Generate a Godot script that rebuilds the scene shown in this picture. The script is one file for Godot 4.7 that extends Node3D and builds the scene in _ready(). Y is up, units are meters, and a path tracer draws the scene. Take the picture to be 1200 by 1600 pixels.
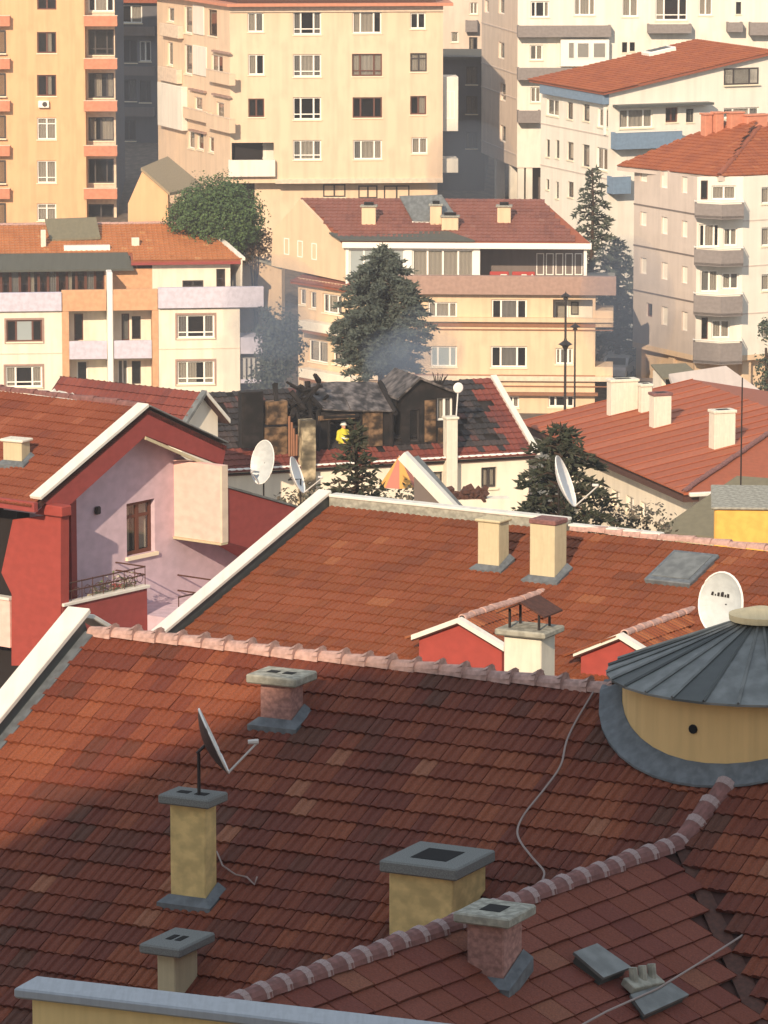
extends Node3D
# Hillside roofs seen through a long lens: near tiled house, red houses, a burnt attic, apartment blocks behind.
const FPX := 7000.0                 # focal length in pixels of a 1200 x 1600 picture
const CAM := Vector3(0, 50, 0)
var PITCH := atan(1200.0 / 7000.0)
var SUN_AZ := 17.0                  # the light travels away from the camera and this many degrees to its right
var SUN_EL := 25.0
var SUN := Vector3.ZERO
var M := {}
var T := {}
var names := {}
var UP := Vector3.UP
var rng := RandomNumberGenerator.new()
var grain := FastNoiseLite.new()

func _ready():
	rng.seed = 71
	grain.seed = 5; grain.frequency = 0.35; grain.fractal_octaves = 4
	set_view()
	make_materials()
	make_ground()
	near_house()
	middle_house()
	red_house()
	burnt_house()
	seamed_roof_house()
	balcony_apartments()
	terrace_apartments()
	corner_apartments()
	far_blocks()
	small_buildings()
	trees()
	roof_equipment()
	street_items()
	smoke()

func set_view():
	var cam := Camera3D.new(); cam.name = "camera"; add_child(cam)
	cam.position = CAM; cam.rotation.x = -PITCH
	cam.fov = rad_to_deg(2.0 * atan(800.0 / FPX)); cam.near = 0.5; cam.far = 3000.0; cam.current = true
	var sky := Sky.new(); var sm := ProceduralSkyMaterial.new()
	sm.sky_top_color = Color(0.55, 0.585, 0.63); sm.sky_horizon_color = Color(0.86, 0.85, 0.82); sm.sky_curve = 0.12
	sm.ground_bottom_color = Color(0.30, 0.26, 0.23); sm.ground_horizon_color = Color(0.62, 0.60, 0.57)
	sm.sun_angle_max = 1.0
	sky.sky_material = sm
	var e := Environment.new(); e.background_mode = Environment.BG_SKY; e.sky = sky
	e.background_energy_multiplier = 1.6
	e.tonemap_mode = Environment.TONE_MAPPER_LINEAR
	e.tonemap_exposure = 1.36
	e.sdfgi_enabled = true; e.ssao_enabled = true; e.ssil_enabled = true
	e.fog_enabled = true; e.fog_density = 0.00035; e.fog_light_color = Color(0.92, 0.92, 0.93)
	e.volumetric_fog_enabled = true; e.volumetric_fog_density = 0.0
	var we := WorldEnvironment.new(); we.name = "world_environment"; we.environment = e; add_child(we)
	var az := deg_to_rad(SUN_AZ); var el := deg_to_rad(SUN_EL)
	SUN = Vector3(sin(az) * cos(el), -sin(el), -cos(az) * cos(el))
	var s := DirectionalLight3D.new(); s.name = "sun"; add_child(s)
	s.look_at_from_position(Vector3.ZERO, SUN, UP)
	s.light_energy = 1.35; s.light_color = Color(1.0, 0.90, 0.78); s.light_angular_distance = 0.5; s.shadow_enabled = true

# ---------------------------------------------------------------- looking through the lens, to read places off the photograph
func ray(px: float, py: float) -> Vector3:
	return Vector3((px - 600.0) / FPX, (800.0 - py) / FPX, -1.0).rotated(Vector3.RIGHT, -PITCH)
func PD(px: float, py: float, d: float) -> Vector3:
	var r := ray(px, py)
	return CAM + r * (d / -r.z)
func PY(px: float, py: float, y: float) -> Vector3:
	var r := ray(px, py)
	return CAM + r * ((y - CAM.y) / r.y)
func PP(px: float, py: float, pl: Plane) -> Vector3:
	var r := ray(px, py)
	return CAM + r * ((pl.d - pl.normal.dot(CAM)) / pl.normal.dot(r))
func seen(p: Vector3) -> Vector2:
	var q := (p - CAM).rotated(Vector3.RIGHT, PITCH)
	return Vector2(600.0 + FPX * q.x / -q.z, 800.0 - FPX * q.y / -q.z)
func frame(o: Vector3, deg: float) -> Transform3D:      # x along a wall, y up, z out of the wall; deg > 0: the wall's right end is nearer
	var t := deg_to_rad(deg)
	return Transform3D(Basis(Vector3(cos(t), 0, sin(t)), UP, Vector3(-sin(t), 0, cos(t))), o)
func hz(f: Transform3D, px: float, py: float, z := 0.0) -> Vector3:
	var o := f.affine_inverse() * CAM; var d := f.basis.inverse() * ray(px, py)
	return o + d * ((z - o.z) / d.z)
func hx(f: Transform3D, px: float, py: float, x := 0.0) -> Vector3:
	var o := f.affine_inverse() * CAM; var d := f.basis.inverse() * ray(px, py)
	return o + d * ((x - o.x) / d.x)
func prect(f: Transform3D, x0: float, y0: float, x1: float, y1: float, z := 0.0) -> Rect2:
	var cx := (x0 + x1) / 2; var cy := (y0 + y1) / 2
	var l := hz(f, x0, cy, z).x; var r := hz(f, x1, cy, z).x
	var b := hz(f, cx, y1, z).y; var t := hz(f, cx, y0, z).y
	return Rect2(l, b, r - l, t - b)
func ground_at(z: float) -> float:                        # height of the ground by distance
	var pts := [[-40, -25], [60, -25], [90, -29], [120, -32], [180, -35], [285, -42.5], [330, -40], [350, -37], [420, -26], [700, 10], [1500, 60]]
	var d := -z
	if d <= pts[0][0]: return CAM.y + pts[0][1]
	for i in range(1, pts.size()):
		if d <= pts[i][0]:
			return CAM.y + lerp(float(pts[i - 1][1]), float(pts[i][1]), (d - pts[i - 1][0]) / float(pts[i][0] - pts[i - 1][0]))
	return CAM.y + 60.0

# ---------------------------------------------------------------- mesh helpers
class MB:
	var v := PackedVector3Array()
	var n := PackedVector3Array()
	var c := PackedColorArray()
	var col := Color.WHITE
	func tri(a: Vector3, b: Vector3, d: Vector3, out := Vector3.ZERO):
		var g := (b - a).cross(d - a)
		if g.length_squared() < 1e-16: return
		g = g.normalized()
		if out == Vector3.ZERO or g.dot(out) > 0.0:
			v.append_array([a, d, b]); n.append_array([g, g, g])
		else:
			v.append_array([a, b, d]); n.append_array([-g, -g, -g])
		c.append_array([col, col, col])
	func quad(a: Vector3, b: Vector3, d: Vector3, e: Vector3, out := Vector3.ZERO):
		tri(a, b, d, out); tri(a, d, e, out)
	func box(lo: Vector3, hi: Vector3, x := Transform3D(), ch := 0.0):
		var p := []
		for i in 8: p.append(x * Vector3(hi.x if i & 1 else lo.x, hi.y if i & 2 else lo.y, hi.z if i & 4 else lo.z))
		if ch <= 0.0:
			quad(p[0], p[1], p[3], p[2], -x.basis.z); quad(p[4], p[5], p[7], p[6], x.basis.z)
			quad(p[0], p[4], p[6], p[2], -x.basis.x); quad(p[1], p[5], p[7], p[3], x.basis.x)
			quad(p[0], p[1], p[5], p[4], -x.basis.y); quad(p[2], p[3], p[7], p[6], x.basis.y)
			return
		var mid := (lo + hi) / 2; var s := (hi - lo) / 2
		var q := {}
		for i in 8:
			var g := Vector3(1 if i & 1 else -1, 1 if i & 2 else -1, 1 if i & 4 else -1)
			for k in 3:
				var e := g * (s - Vector3(ch, ch, ch)); e[k] = g[k] * s[k]
				q[i * 3 + k] = x * (mid + e)
		for k in 3:
			var k1 := (k + 1) % 3; var k2 := (k + 2) % 3
			for sg in 2:
				var base: int = sg << k
				var o: Vector3 = x.basis[k] * (1.0 if sg else -1.0)
				quad(q[base * 3 + k], q[(base | 1 << k1) * 3 + k], q[(base | 1 << k1 | 1 << k2) * 3 + k], q[(base | 1 << k2) * 3 + k], o)
			for s1 in 2:
				for s2 in 2:
					var b0: int = (s1 << k1) | (s2 << k2); var b1: int = b0 | 1 << k
					var o2: Vector3 = x.basis[k1] * (1.0 if s1 else -1.0) + x.basis[k2] * (1.0 if s2 else -1.0)
					quad(q[b0 * 3 + k1], q[b1 * 3 + k1], q[b1 * 3 + k2], q[b0 * 3 + k2], o2)
		for i in 8:
			tri(q[i * 3], q[i * 3 + 1], q[i * 3 + 2], x.basis * Vector3(1 if i & 1 else -1, 1 if i & 2 else -1, 1 if i & 4 else -1))
	func slab(p: Array, down: Vector3):                       # a flat outline pushed along down
		var mid := Vector3.ZERO
		for a in p: mid += a / p.size()
		var fl := PackedVector2Array(); var ax: Vector3 = (p[1] - p[0]).normalized()
		var nn := Vector3.ZERO
		for i in p.size(): nn += (p[i] - mid).cross(p[(i + 1) % p.size()] - mid)
		nn = nn.normalized(); var ay := nn.cross(ax)
		for a in p: fl.append(Vector2((a - mid).dot(ax), (a - mid).dot(ay)))
		var ix := Geometry2D.triangulate_polygon(fl)
		for i in range(0, ix.size(), 3):
			tri(p[ix[i]], p[ix[i + 1]], p[ix[i + 2]], -down)
			tri(p[ix[i]] + down, p[ix[i + 1]] + down, p[ix[i + 2]] + down, down)
		for i in p.size():
			var a: Vector3 = p[i]; var b: Vector3 = p[(i + 1) % p.size()]
			quad(a, b, b + down, a + down, (b - a).cross(nn))
	func tube(pts: Array, r0: float, r1: float, k := 6):
		var rings := []
		for i in pts.size():
			var d: Vector3 = (pts[mini(i + 1, pts.size() - 1)] - pts[maxi(i - 1, 0)]).normalized()
			var s := d.cross(Vector3.UP if absf(d.y) < 0.9 else Vector3.RIGHT).normalized(); var u := s.cross(d)
			var rad := lerpf(r0, r1, float(i) / maxf(1.0, pts.size() - 1)); var ring := []
			for j in k: ring.append(pts[i] + (s * cos(TAU * j / k) + u * sin(TAU * j / k)) * rad)
			rings.append(ring)
		for i in range(1, rings.size()):
			for j in k:
				var j2 := (j + 1) % k
				quad(rings[i - 1][j], rings[i - 1][j2], rings[i][j2], rings[i][j], rings[i][j] + rings[i - 1][j2] - pts[i] - pts[i - 1])
		for j in range(1, k - 1):
			tri(rings[0][0], rings[0][j], rings[0][j + 1], pts[0] - pts[1])
			var l: int = rings.size() - 1
			tri(rings[l][0], rings[l][j], rings[l][j + 1], pts[l] - pts[l - 1])
	func lathe(prof: Array, k: int, x := Transform3D(), a0 := 0.0, a1 := TAU):   # prof: Vector2(radius, height)
		for i in range(1, prof.size()):
			var p: Vector2 = prof[i - 1]; var q: Vector2 = prof[i]
			for j in k:
				var t := lerpf(a0, a1, float(j) / k); var t2 := lerpf(a0, a1, float(j + 1) / k)
				var e := Vector3(cos(t), 0, sin(t)); var e2 := Vector3(cos(t2), 0, sin(t2))
				var out := x.basis * ((e + e2) * (q.y - p.y) + Vector3.UP * 2.0 * (p.x - q.x))
				quad(x * (e * p.x + Vector3.UP * p.y), x * (e2 * p.x + Vector3.UP * p.y), x * (e2 * q.x + Vector3.UP * q.y), x * (e * q.x + Vector3.UP * q.y), out)
	func mesh() -> ArrayMesh:
		var a := []; a.resize(Mesh.ARRAY_MAX)
		a[Mesh.ARRAY_VERTEX] = v; a[Mesh.ARRAY_NORMAL] = n; a[Mesh.ARRAY_COLOR] = c
		var m := ArrayMesh.new(); m.add_surface_from_arrays(Mesh.PRIMITIVE_TRIANGLES, a)
		return m

func numbered(called: String) -> String:
	var k: int = names.get(called, -1) + 1
	names[called] = k
	return called if k == 0 else "%s_%03d" % [called, k]
func thing(called: String, label: String, category: String, at: Vector3, group := "", turn := 0.0) -> Node3D:
	var o := Node3D.new(); o.name = numbered(called); add_child(o)
	o.position = at; o.rotation_degrees.y = turn
	tag(o, label, category, group)
	return o
func tag(o: Node, label: String, category: String, group := ""):
	o.set_meta("label", label); o.set_meta("category", category)
	if group: o.set_meta("group", group)
func add(parent: Node, called: String, mesh: Mesh, m: Material, x := Transform3D()) -> MeshInstance3D:
	var o := MeshInstance3D.new(); o.mesh = mesh; o.material_override = m; o.name = called
	parent.add_child(o, true); o.global_transform = x
	return o
func bx(parent: Node, called: String, m: Material, x: Transform3D, lo: Vector3, hi: Vector3, ch := 0.0) -> MeshInstance3D:
	var mid := (lo + hi) / 2; var y := x * Transform3D(Basis(), mid)
	if ch > 0.0:
		var b := MB.new(); b.box(lo - mid, hi - mid, Transform3D(), ch)
		return add(parent, called, b.mesh(), m, y)
	var bm := BoxMesh.new(); bm.size = (hi - lo).abs()
	return add(parent, called, bm, m, y)
func slab(parent: Node, called: String, pts: Array, down: Vector3, m: Material) -> MeshInstance3D:
	var o: Vector3 = pts[0]; var b := MB.new(); b.slab(pts.map(func(p): return p - o), down)
	return add(parent, called, b.mesh(), m, Transform3D(Basis(), o))
func tube(parent: Node, called: String, pts: Array, r0: float, r1: float, m: Material, k := 6) -> MeshInstance3D:
	var o: Vector3 = pts[0]; var b := MB.new(); b.tube(pts.map(func(p): return p - o), r0, r1, k)
	return add(parent, called, b.mesh(), m, Transform3D(Basis(), o))
func structure(o: Node): o.set_meta("kind", "structure")

# ---------------------------------------------------------------- materials
func noise_tex(sd: int, freq: float, lo: float, hi: float, oct := 4, sx := 1.0) -> ImageTexture:
	var f := FastNoiseLite.new(); f.seed = sd; f.frequency = freq; f.fractal_octaves = oct; f.noise_type = FastNoiseLite.TYPE_SIMPLEX_SMOOTH
	var im := f.get_seamless_image(512, 512)
	im.convert(Image.FORMAT_RGB8)
	if sx != 1.0:
		im.resize(512, int(512 * sx), Image.INTERPOLATE_CUBIC)
		var big := Image.create(512, 512, false, Image.FORMAT_RGB8)
		for k in range(0, 512, im.get_height()): big.blit_rect(im, Rect2i(0, 0, 512, im.get_height()), Vector2i(0, k))
		im = big
	var d := im.get_data()
	for i in d.size(): d[i] = int(255.0 * lerpf(lo, hi, smoothstep(0.15, 0.85, d[i] / 255.0)))
	return ImageTexture.create_from_image(Image.create_from_data(512, 512, false, Image.FORMAT_RGB8, d))
func streak_tex(sd: int, lo: float) -> ImageTexture:
	var f := FastNoiseLite.new(); f.seed = sd; f.frequency = 0.03; f.fractal_octaves = 4
	var g := FastNoiseLite.new(); g.seed = sd + 9; g.frequency = 0.012; g.fractal_octaves = 3
	var im := Image.create(256, 256, false, Image.FORMAT_RGB8)
	for y in 256:
		for x in 256:
			var ang := TAU * x / 256.0
			var s := f.get_noise_3d(40.0 * cos(ang) * 2.0, 40.0 * sin(ang) * 2.0, 12.0 * sin(TAU * y / 256.0))
			var m := g.get_noise_3d(60.0 * cos(ang), 60.0 * sin(ang), 60.0 * sin(TAU * y / 256.0))
			var v := 1.0 - (1.0 - lo) * clampf(0.35 + s * 0.9 + m * 0.8, 0.0, 1.0)
			im.set_pixel(x, y, Color(v, v, v * 0.99))
	return ImageTexture.create_from_image(im)
func mt(key: String, col: Color, rough := 0.9, tex := "", size := 1.0, metal := 0.0) -> StandardMaterial3D:
	var m := StandardMaterial3D.new()
	m.albedo_color = col; m.roughness = rough; m.metallic = metal
	if tex:
		m.albedo_texture = T[tex]; m.uv1_triplanar = true; m.uv1_world_triplanar = true; m.uv1_scale = Vector3.ONE / size
	M[key] = m
	return m
func vc(key: String, rough: float, tex: String, size: float) -> StandardMaterial3D:
	var m := mt(key, Color.WHITE, rough, tex, size); m.vertex_color_use_as_albedo = true
	return m
func S(r: int, g: int, b: int) -> Color: return Color(r / 255.0, g / 255.0, b / 255.0)

func make_materials():
	T.mottle = noise_tex(3, 0.012, 0.92, 1.0)
	T.fine = noise_tex(8, 0.05, 0.78, 1.0, 5)
	T.blotch = noise_tex(21, 0.008, 0.78, 1.0, 4)
	T.soot_light = noise_tex(41, 0.010, 0.84, 1.0, 5)
	T.streak = streak_tex(4, 0.93)
	T.soot = noise_tex(33, 0.006, 0.30, 1.0, 4)
	var bump := FastNoiseLite.new(); bump.seed = 12; bump.frequency = 0.06; bump.fractal_octaves = 4
	var bi := bump.get_seamless_image(256, 256); bi.convert(Image.FORMAT_RGBA8); bi.bump_map_to_normal_map(3.0)
	T.bump = ImageTexture.create_from_image(bi)
	# roofs
	vc("tile", 0.85, "fine", 0.9); vc("leaf", 0.75, "", 1.0); vc("needle", 0.8, "", 1.0); vc("plain", 0.7, "", 1.0)
	for k in ["tile"]:
		M[k].normal_enabled = true; M[k].normal_texture = T.bump; M[k].normal_scale = 0.5
	M.leaf.backlight_enabled = true; M.leaf.backlight = Color(0.05, 0.08, 0.02)
	mt("far_deck", S(150, 84, 58), 0.95, "mottle", 2.0)
	mt("underlay", S(74, 44, 36), 0.95, "mottle", 2.0)
	mt("cap_pink", S(196, 160, 148), 0.9, "blotch", 0.5)
	mt("cap_brown", S(138, 96, 90), 0.9, "blotch", 0.5)
	mt("mortar", S(176, 154, 150), 0.95, "fine", 0.4)
	mt("flashing_white", S(226, 222, 212), 0.6, "streak", 2.5)
	mt("zinc", S(130, 133, 130), 0.5, "blotch", 1.4, 0.25)
	mt("lead", S(112, 118, 122), 0.6, "blotch", 0.7, 0.15)
	mt("zinc_dark", S(84, 88, 86), 0.55, "mottle", 1.5, 0.2)
	mt("concrete", S(168, 166, 152), 0.95, "blotch", 0.6)
	mt("concrete_grey", S(132, 134, 130), 0.95, "fine", 0.5)
	mt("coping", S(158, 164, 172), 0.5, "streak", 0.8, 0.1)
	mt("flue", S(16, 14, 13), 1.0)
	# walls
	mt("ochre", S(226, 198, 140), 0.92, "streak", 1.6); mt("ochre_stain", S(228, 200, 136), 0.95, "soot_light", 1.3)
	mt("brick_pink", S(176, 132, 122), 0.95, "blotch", 0.35)
	mt("drum", S(222, 186, 128), 0.9, "streak", 2.2)
	mt("chimney_grey", S(196, 184, 152), 0.95, "streak", 0.9); mt("chimney_white", S(224, 218, 202), 0.9, "streak", 1.2)
	mt("red_wall", S(158, 66, 56), 0.85, "mottle", 1.8); mt("dark_red", S(150, 66, 60), 0.8, "mottle", 1.6)
	mt("lilac_wall", S(206, 184, 194), 0.9, "mottle", 2.4); mt("pink_wall", S(238, 196, 182), 0.9, "mottle", 2.0)
	mt("orange_tower", S(222, 178, 136), 0.92, "streak", 7.0); mt("salmon", S(206, 138, 108), 0.9, "mottle", 3.0)
	mt("peach", S(226, 200, 172), 0.92, "streak", 8.0); mt("peach_trim", S(226, 206, 182), 0.9, "mottle", 3.0)
	mt("white_wall", S(234, 228, 216), 0.92, "streak", 8.0); mt("pinkish_wall", S(218, 200, 184), 0.92, "streak", 7.0)
	mt("cream", S(222, 194, 162), 0.92, "streak", 6.0); mt("cream_white", S(236, 226, 208), 0.9, "streak", 6.0)
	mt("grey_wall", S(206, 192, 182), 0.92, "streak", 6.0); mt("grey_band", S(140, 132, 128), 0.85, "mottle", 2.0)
	mt("lilac_band", S(208, 203, 216), 0.85, "mottle", 3.0); mt("orange_band", S(212, 164, 124), 0.88, "mottle", 3.0)
	mt("rose_band", S(168, 138, 124), 0.85, "mottle", 2.5); mt("brown_line", S(150, 104, 76), 0.85, "mottle", 2.0)
	mt("blue_band", S(118, 142, 166), 0.7, "mottle", 2.0)
	mt("yellow_wall", S(236, 184, 92), 0.9, "mottle", 2.0)
	mt("shade_wall", S(118, 108, 104), 0.95, "streak", 6.0); mt("slate_shade_wall", S(92, 92, 98), 0.95, "streak", 6.0)  # the slate tone carries shade in its colour
	mt("awning_dark", S(78, 80, 74), 0.8, "streak", 3.0); mt("awning_green", S(118, 112, 90), 0.8, "mottle", 2.0)
	mt("shingle_tan", S(170, 152, 122), 0.9, "fine", 2.0)
	mt("interior", S(34, 27, 25), 1.0); mt("interior_warm", S(92, 62, 46), 1.0)
	mt("white_frame", S(238, 234, 224), 0.55); mt("brown_frame", S(96, 54, 38), 0.6); mt("dark_frame", S(58, 52, 50), 0.5)
	mt("sill", S(236, 224, 196), 0.9)
	mt("curtain", S(232, 224, 208), 0.95); mt("curtain_grey", S(178, 176, 170), 0.95)
	var gl := mt("glass", Color(0.12, 0.13, 0.14, 0.25), 0.04); gl.transparency = BaseMaterial3D.TRANSPARENCY_ALPHA; gl.metallic_specular = 0.6
	var gf := mt("glass_frost", Color(0.72, 0.76, 0.76, 0.62), 0.2); gf.transparency = BaseMaterial3D.TRANSPARENCY_ALPHA
	# odds and ends
	mt("steel_dark", S(52, 46, 44), 0.5, "", 1.0, 0.4); mt("rust", S(92, 58, 46), 0.85, "blotch", 0.4, 0.1)
	mt("dish_grey", S(198, 204, 204), 0.45, "mottle", 1.2); mt("dish_back", S(62, 50, 48), 0.5)
	mt("dish_white", S(232, 230, 224), 0.5); mt("cable", S(150, 136, 130), 0.7); mt("cable_white", S(206, 202, 196), 0.6)
	mt("char", S(40, 34, 32), 0.95, "soot", 2.0); mt("char_tin", S(128, 120, 116), 0.7, "soot", 1.6, 0.2); mt("char_wood", S(132, 104, 76), 0.95, "soot", 1.4)
	mt("soot_wall", S(214, 196, 160), 0.95, "soot", 2.6); mt("bark", S(78, 60, 48), 0.95, "fine", 0.5)
	mt("soil", S(112, 98, 84), 1.0, "blotch", 3.0); mt("asphalt", S(84, 82, 82), 0.95, "fine", 2.0)
	mt("jacket", S(206, 196, 60), 0.8); mt("helmet", S(236, 236, 226), 0.3); mt("skin", S(196, 146, 118), 0.7)
	mt("umbrella_yellow", S(214, 160, 84), 0.85); mt("umbrella_red", S(186, 116, 98), 0.85)
	mt("red_cloth", S(170, 66, 60), 0.9); mt("rubber", S(26, 26, 27), 0.8)
	mt("smoke_lamp", S(244, 240, 226), 0.4)

# ---------------------------------------------------------------- building helpers
func wall(parent: Node, f: Transform3D, u0: float, u1: float, h0: float, h1: float, holes: Array, m: Material, deep := 0.22, called := "wall") -> MeshInstance3D:
	var xs := [u0, u1]; var ys := [h0, h1]
	for r in holes: xs.append_array([r.position.x, r.end.x]); ys.append_array([r.position.y, r.end.y])
	xs = xs.filter(func(a): return a >= u0 and a <= u1); ys = ys.filter(func(a): return a >= h0 and a <= h1)
	xs.sort(); ys.sort()
	var b := MB.new(); var o := Vector3(u0, h0, 0)
	for i in range(1, xs.size()):
		if xs[i] - xs[i - 1] < 0.001: continue
		for j in range(1, ys.size()):
			if ys[j] - ys[j - 1] < 0.001: continue
			var mid := Vector2((xs[i] + xs[i - 1]) / 2, (ys[j] + ys[j - 1]) / 2)
			if holes.any(func(r): return r.has_point(mid)): continue
			b.quad(Vector3(xs[i - 1], ys[j - 1], 0) - o, Vector3(xs[i], ys[j - 1], 0) - o, Vector3(xs[i], ys[j], 0) - o, Vector3(xs[i - 1], ys[j], 0) - o, Vector3.BACK)
	for r in holes:
		var p := [Vector3(r.position.x, r.position.y, 0) - o, Vector3(r.end.x, r.position.y, 0) - o, Vector3(r.end.x, r.end.y, 0) - o, Vector3(r.position.x, r.end.y, 0) - o]
		var q := Vector3(0, 0, -deep); var mid: Vector3 = (p[0] + p[2]) / 2
		for k in 4: b.quad(p[k], p[(k + 1) % 4], p[(k + 1) % 4] + q, p[k] + q, mid - (p[k] + p[(k + 1) % 4]) / 2)
	return add(parent, called, b.mesh(), m, f * Transform3D(Basis(), o))

# style: frame (w white, b brown, k dark), number of lights, a letter for each light (c curtain, g grey curtain, d dark, f frosted), then + low band, ^ transom, o surround, s sill
func win(parent: Node, f: Transform3D, r: Rect2, st: String) -> MeshInstance3D:
	var fm: Material = {"w": M.white_frame, "b": M.brown_frame, "k": M.dark_frame}[st[0]]
	var n := int(st[1]); var what := st.substr(2, n); var more := st.substr(2 + n)
	var share := []
	for i in n: share.append(1.0 / n)
	if n == 3: share = [0.27, 0.46, 0.27]
	var t := minf(0.10, r.size.x * 0.12); var z := -0.13
	var o := Vector3(r.position.x, r.position.y, 0); var w := r.size.x; var h := r.size.y
	var b := MB.new()
	b.box(Vector3(0, 0, z - 0.05), Vector3(t, h, z)); b.box(Vector3(w - t, 0, z - 0.05), Vector3(w, h, z))
	b.box(Vector3(t, 0, z - 0.05), Vector3(w - t, t, z)); b.box(Vector3(t, h - t, z - 0.05), Vector3(w - t, h, z))
	var lows := [t, h - t]
	if more.contains("+"): lows = [t, h * 0.24, h - t]
	if more.contains("^"): lows = [t, h * 0.72, h - t]
	for i in range(1, lows.size() - 1): b.box(Vector3(t, lows[i] - t * 0.4, z - 0.045), Vector3(w - t, lows[i] + t * 0.4, z - 0.003))
	var x := 0.0; var cells := []
	for i in n:
		var x2: float = x + share[i] * w
		if i < n - 1: b.box(Vector3(x2 - t * 0.6, t, z - 0.048), Vector3(x2 + t * 0.6, h - t, z + 0.004))
		cells.append([maxf(x, t), minf(x2, w - t)]); x = x2
	var fx := f * Transform3D(Basis(), o)
	var wn := add(parent, "window", b.mesh(), fm, fx)
	for i in n:
		for j in range(1, lows.size()):
			if what[i] == "r":
				bx(wn, "shutter", M.curtain, fx, Vector3(cells[i][0], lows[j - 1], z - 0.03), Vector3(cells[i][1], lows[j], z - 0.01)); continue
			bx(wn, "pane", M.glass_frost if what[i] == "f" else M.glass, fx, Vector3(cells[i][0], lows[j - 1], z - 0.03), Vector3(cells[i][1], lows[j], z - 0.024))
		if what[i] in ["c", "g", "h"]:
			var c := MB.new(); var k := 7; var lo: float = cells[i][0]; var hi: float = cells[i][1]
			if what[i] == "h": hi = lerpf(lo, hi, 0.55)
			for q in k:
				var a := Vector3(lerpf(lo, hi, float(q) / k), t, z - (0.10 if q % 2 else 0.16)); var a2 := Vector3(lerpf(lo, hi, float(q + 1) / k), t, z - (0.16 if q % 2 else 0.10))
				c.quad(a, a2, a2 + UP * (h - 2 * t), a + UP * (h - 2 * t), Vector3.BACK)
			add(wn, "curtain", c.mesh(), M.curtain_grey if what[i] == "g" else M.curtain, fx)
	if not more.contains("n"): bx(wn, "sill", M.sill, fx, Vector3(-0.06, -0.09, -0.1), Vector3(w + 0.06, -0.002, 0.08))
	if more.contains("o"):
		var s := MB.new(); var g := 0.13
		for e in [[Vector3(-g, -g, 0.0), Vector3(0, h + g, 0.03)], [Vector3(w, -g, 0.0), Vector3(w + g, h + g, 0.03)], [Vector3(0, h, 0.0), Vector3(w, h + g, 0.03)], [Vector3(0, -g, 0), Vector3(w, -0.091, 0.03)]]: s.box(e[0], e[1])
		add(wn, "surround", s.mesh(), M.rose_band, fx)
	return wn
# a wall with its windows, each given as [x0, y0, x1, y1, style] in the photograph
func facade(parent: Node, f: Transform3D, u0: float, u1: float, h0: float, h1: float, m: Material, wins: Array, holes_only := []) -> MeshInstance3D:
	var holes := []; var rs := []
	for w in wins:
		var r := prect(f, w[0], w[1], w[2], w[3]); holes.append(r); rs.append(r)
	for w in holes_only: holes.append(prect(f, w[0], w[1], w[2], w[3]))
	var o := wall(parent, f, u0, u1, h0, h1, holes, m)
	for i in wins.size(): win(parent, f, rs[i], wins[i][4])
	return o
# parapet and slab of a balcony whose front is the rectangle given in the photograph
func balcony(parent: Node, f: Transform3D, x0: float, y0: float, x1: float, y1: float, out: float, m: Material, cope: Material = null, called := "balcony") -> MeshInstance3D:
	var r := prect(f, x0, y0, x1, y1, out); var b := MB.new(); var w := r.size.x; var h := r.size.y; var t := 0.14
	b.box(Vector3(0, 0, out - t), Vector3(w, h, out)); b.box(Vector3(0, 0, 0.01), Vector3(t, h, out - t)); b.box(Vector3(w - t, 0, 0.01), Vector3(w, h, out - t))
	b.box(Vector3(t, 0, 0.01), Vector3(w - t, 0.15, out - t))
	var fx := f * Transform3D(Basis(), Vector3(r.position.x, r.position.y, 0))
	var o := add(parent, called, b.mesh(), m, fx)
	if cope: bx(o, "coping", cope, fx, Vector3(-0.03, h, out - t - 0.03), Vector3(w + 0.03, h + 0.06, out + 0.03))
	return o
func band(parent: Node, f: Transform3D, u0: float, u1: float, h: float, tall: float, out: float, m: Material, called := "string_course") -> MeshInstance3D:
	return bx(parent, called, m, f, Vector3(u0, h, 0.0), Vector3(u1, h + tall, out))
# polygon outline given in the photograph on the plane z of frame f, with a thickness behind it
func panel(parent: Node, called: String, f: Transform3D, pts: Array, z: float, thick: float, m: Material) -> MeshInstance3D:
	return slab(parent, called, pts.map(func(p): return f * hz(f, p[0], p[1], z)), -f.basis.z * thick, m)

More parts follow.
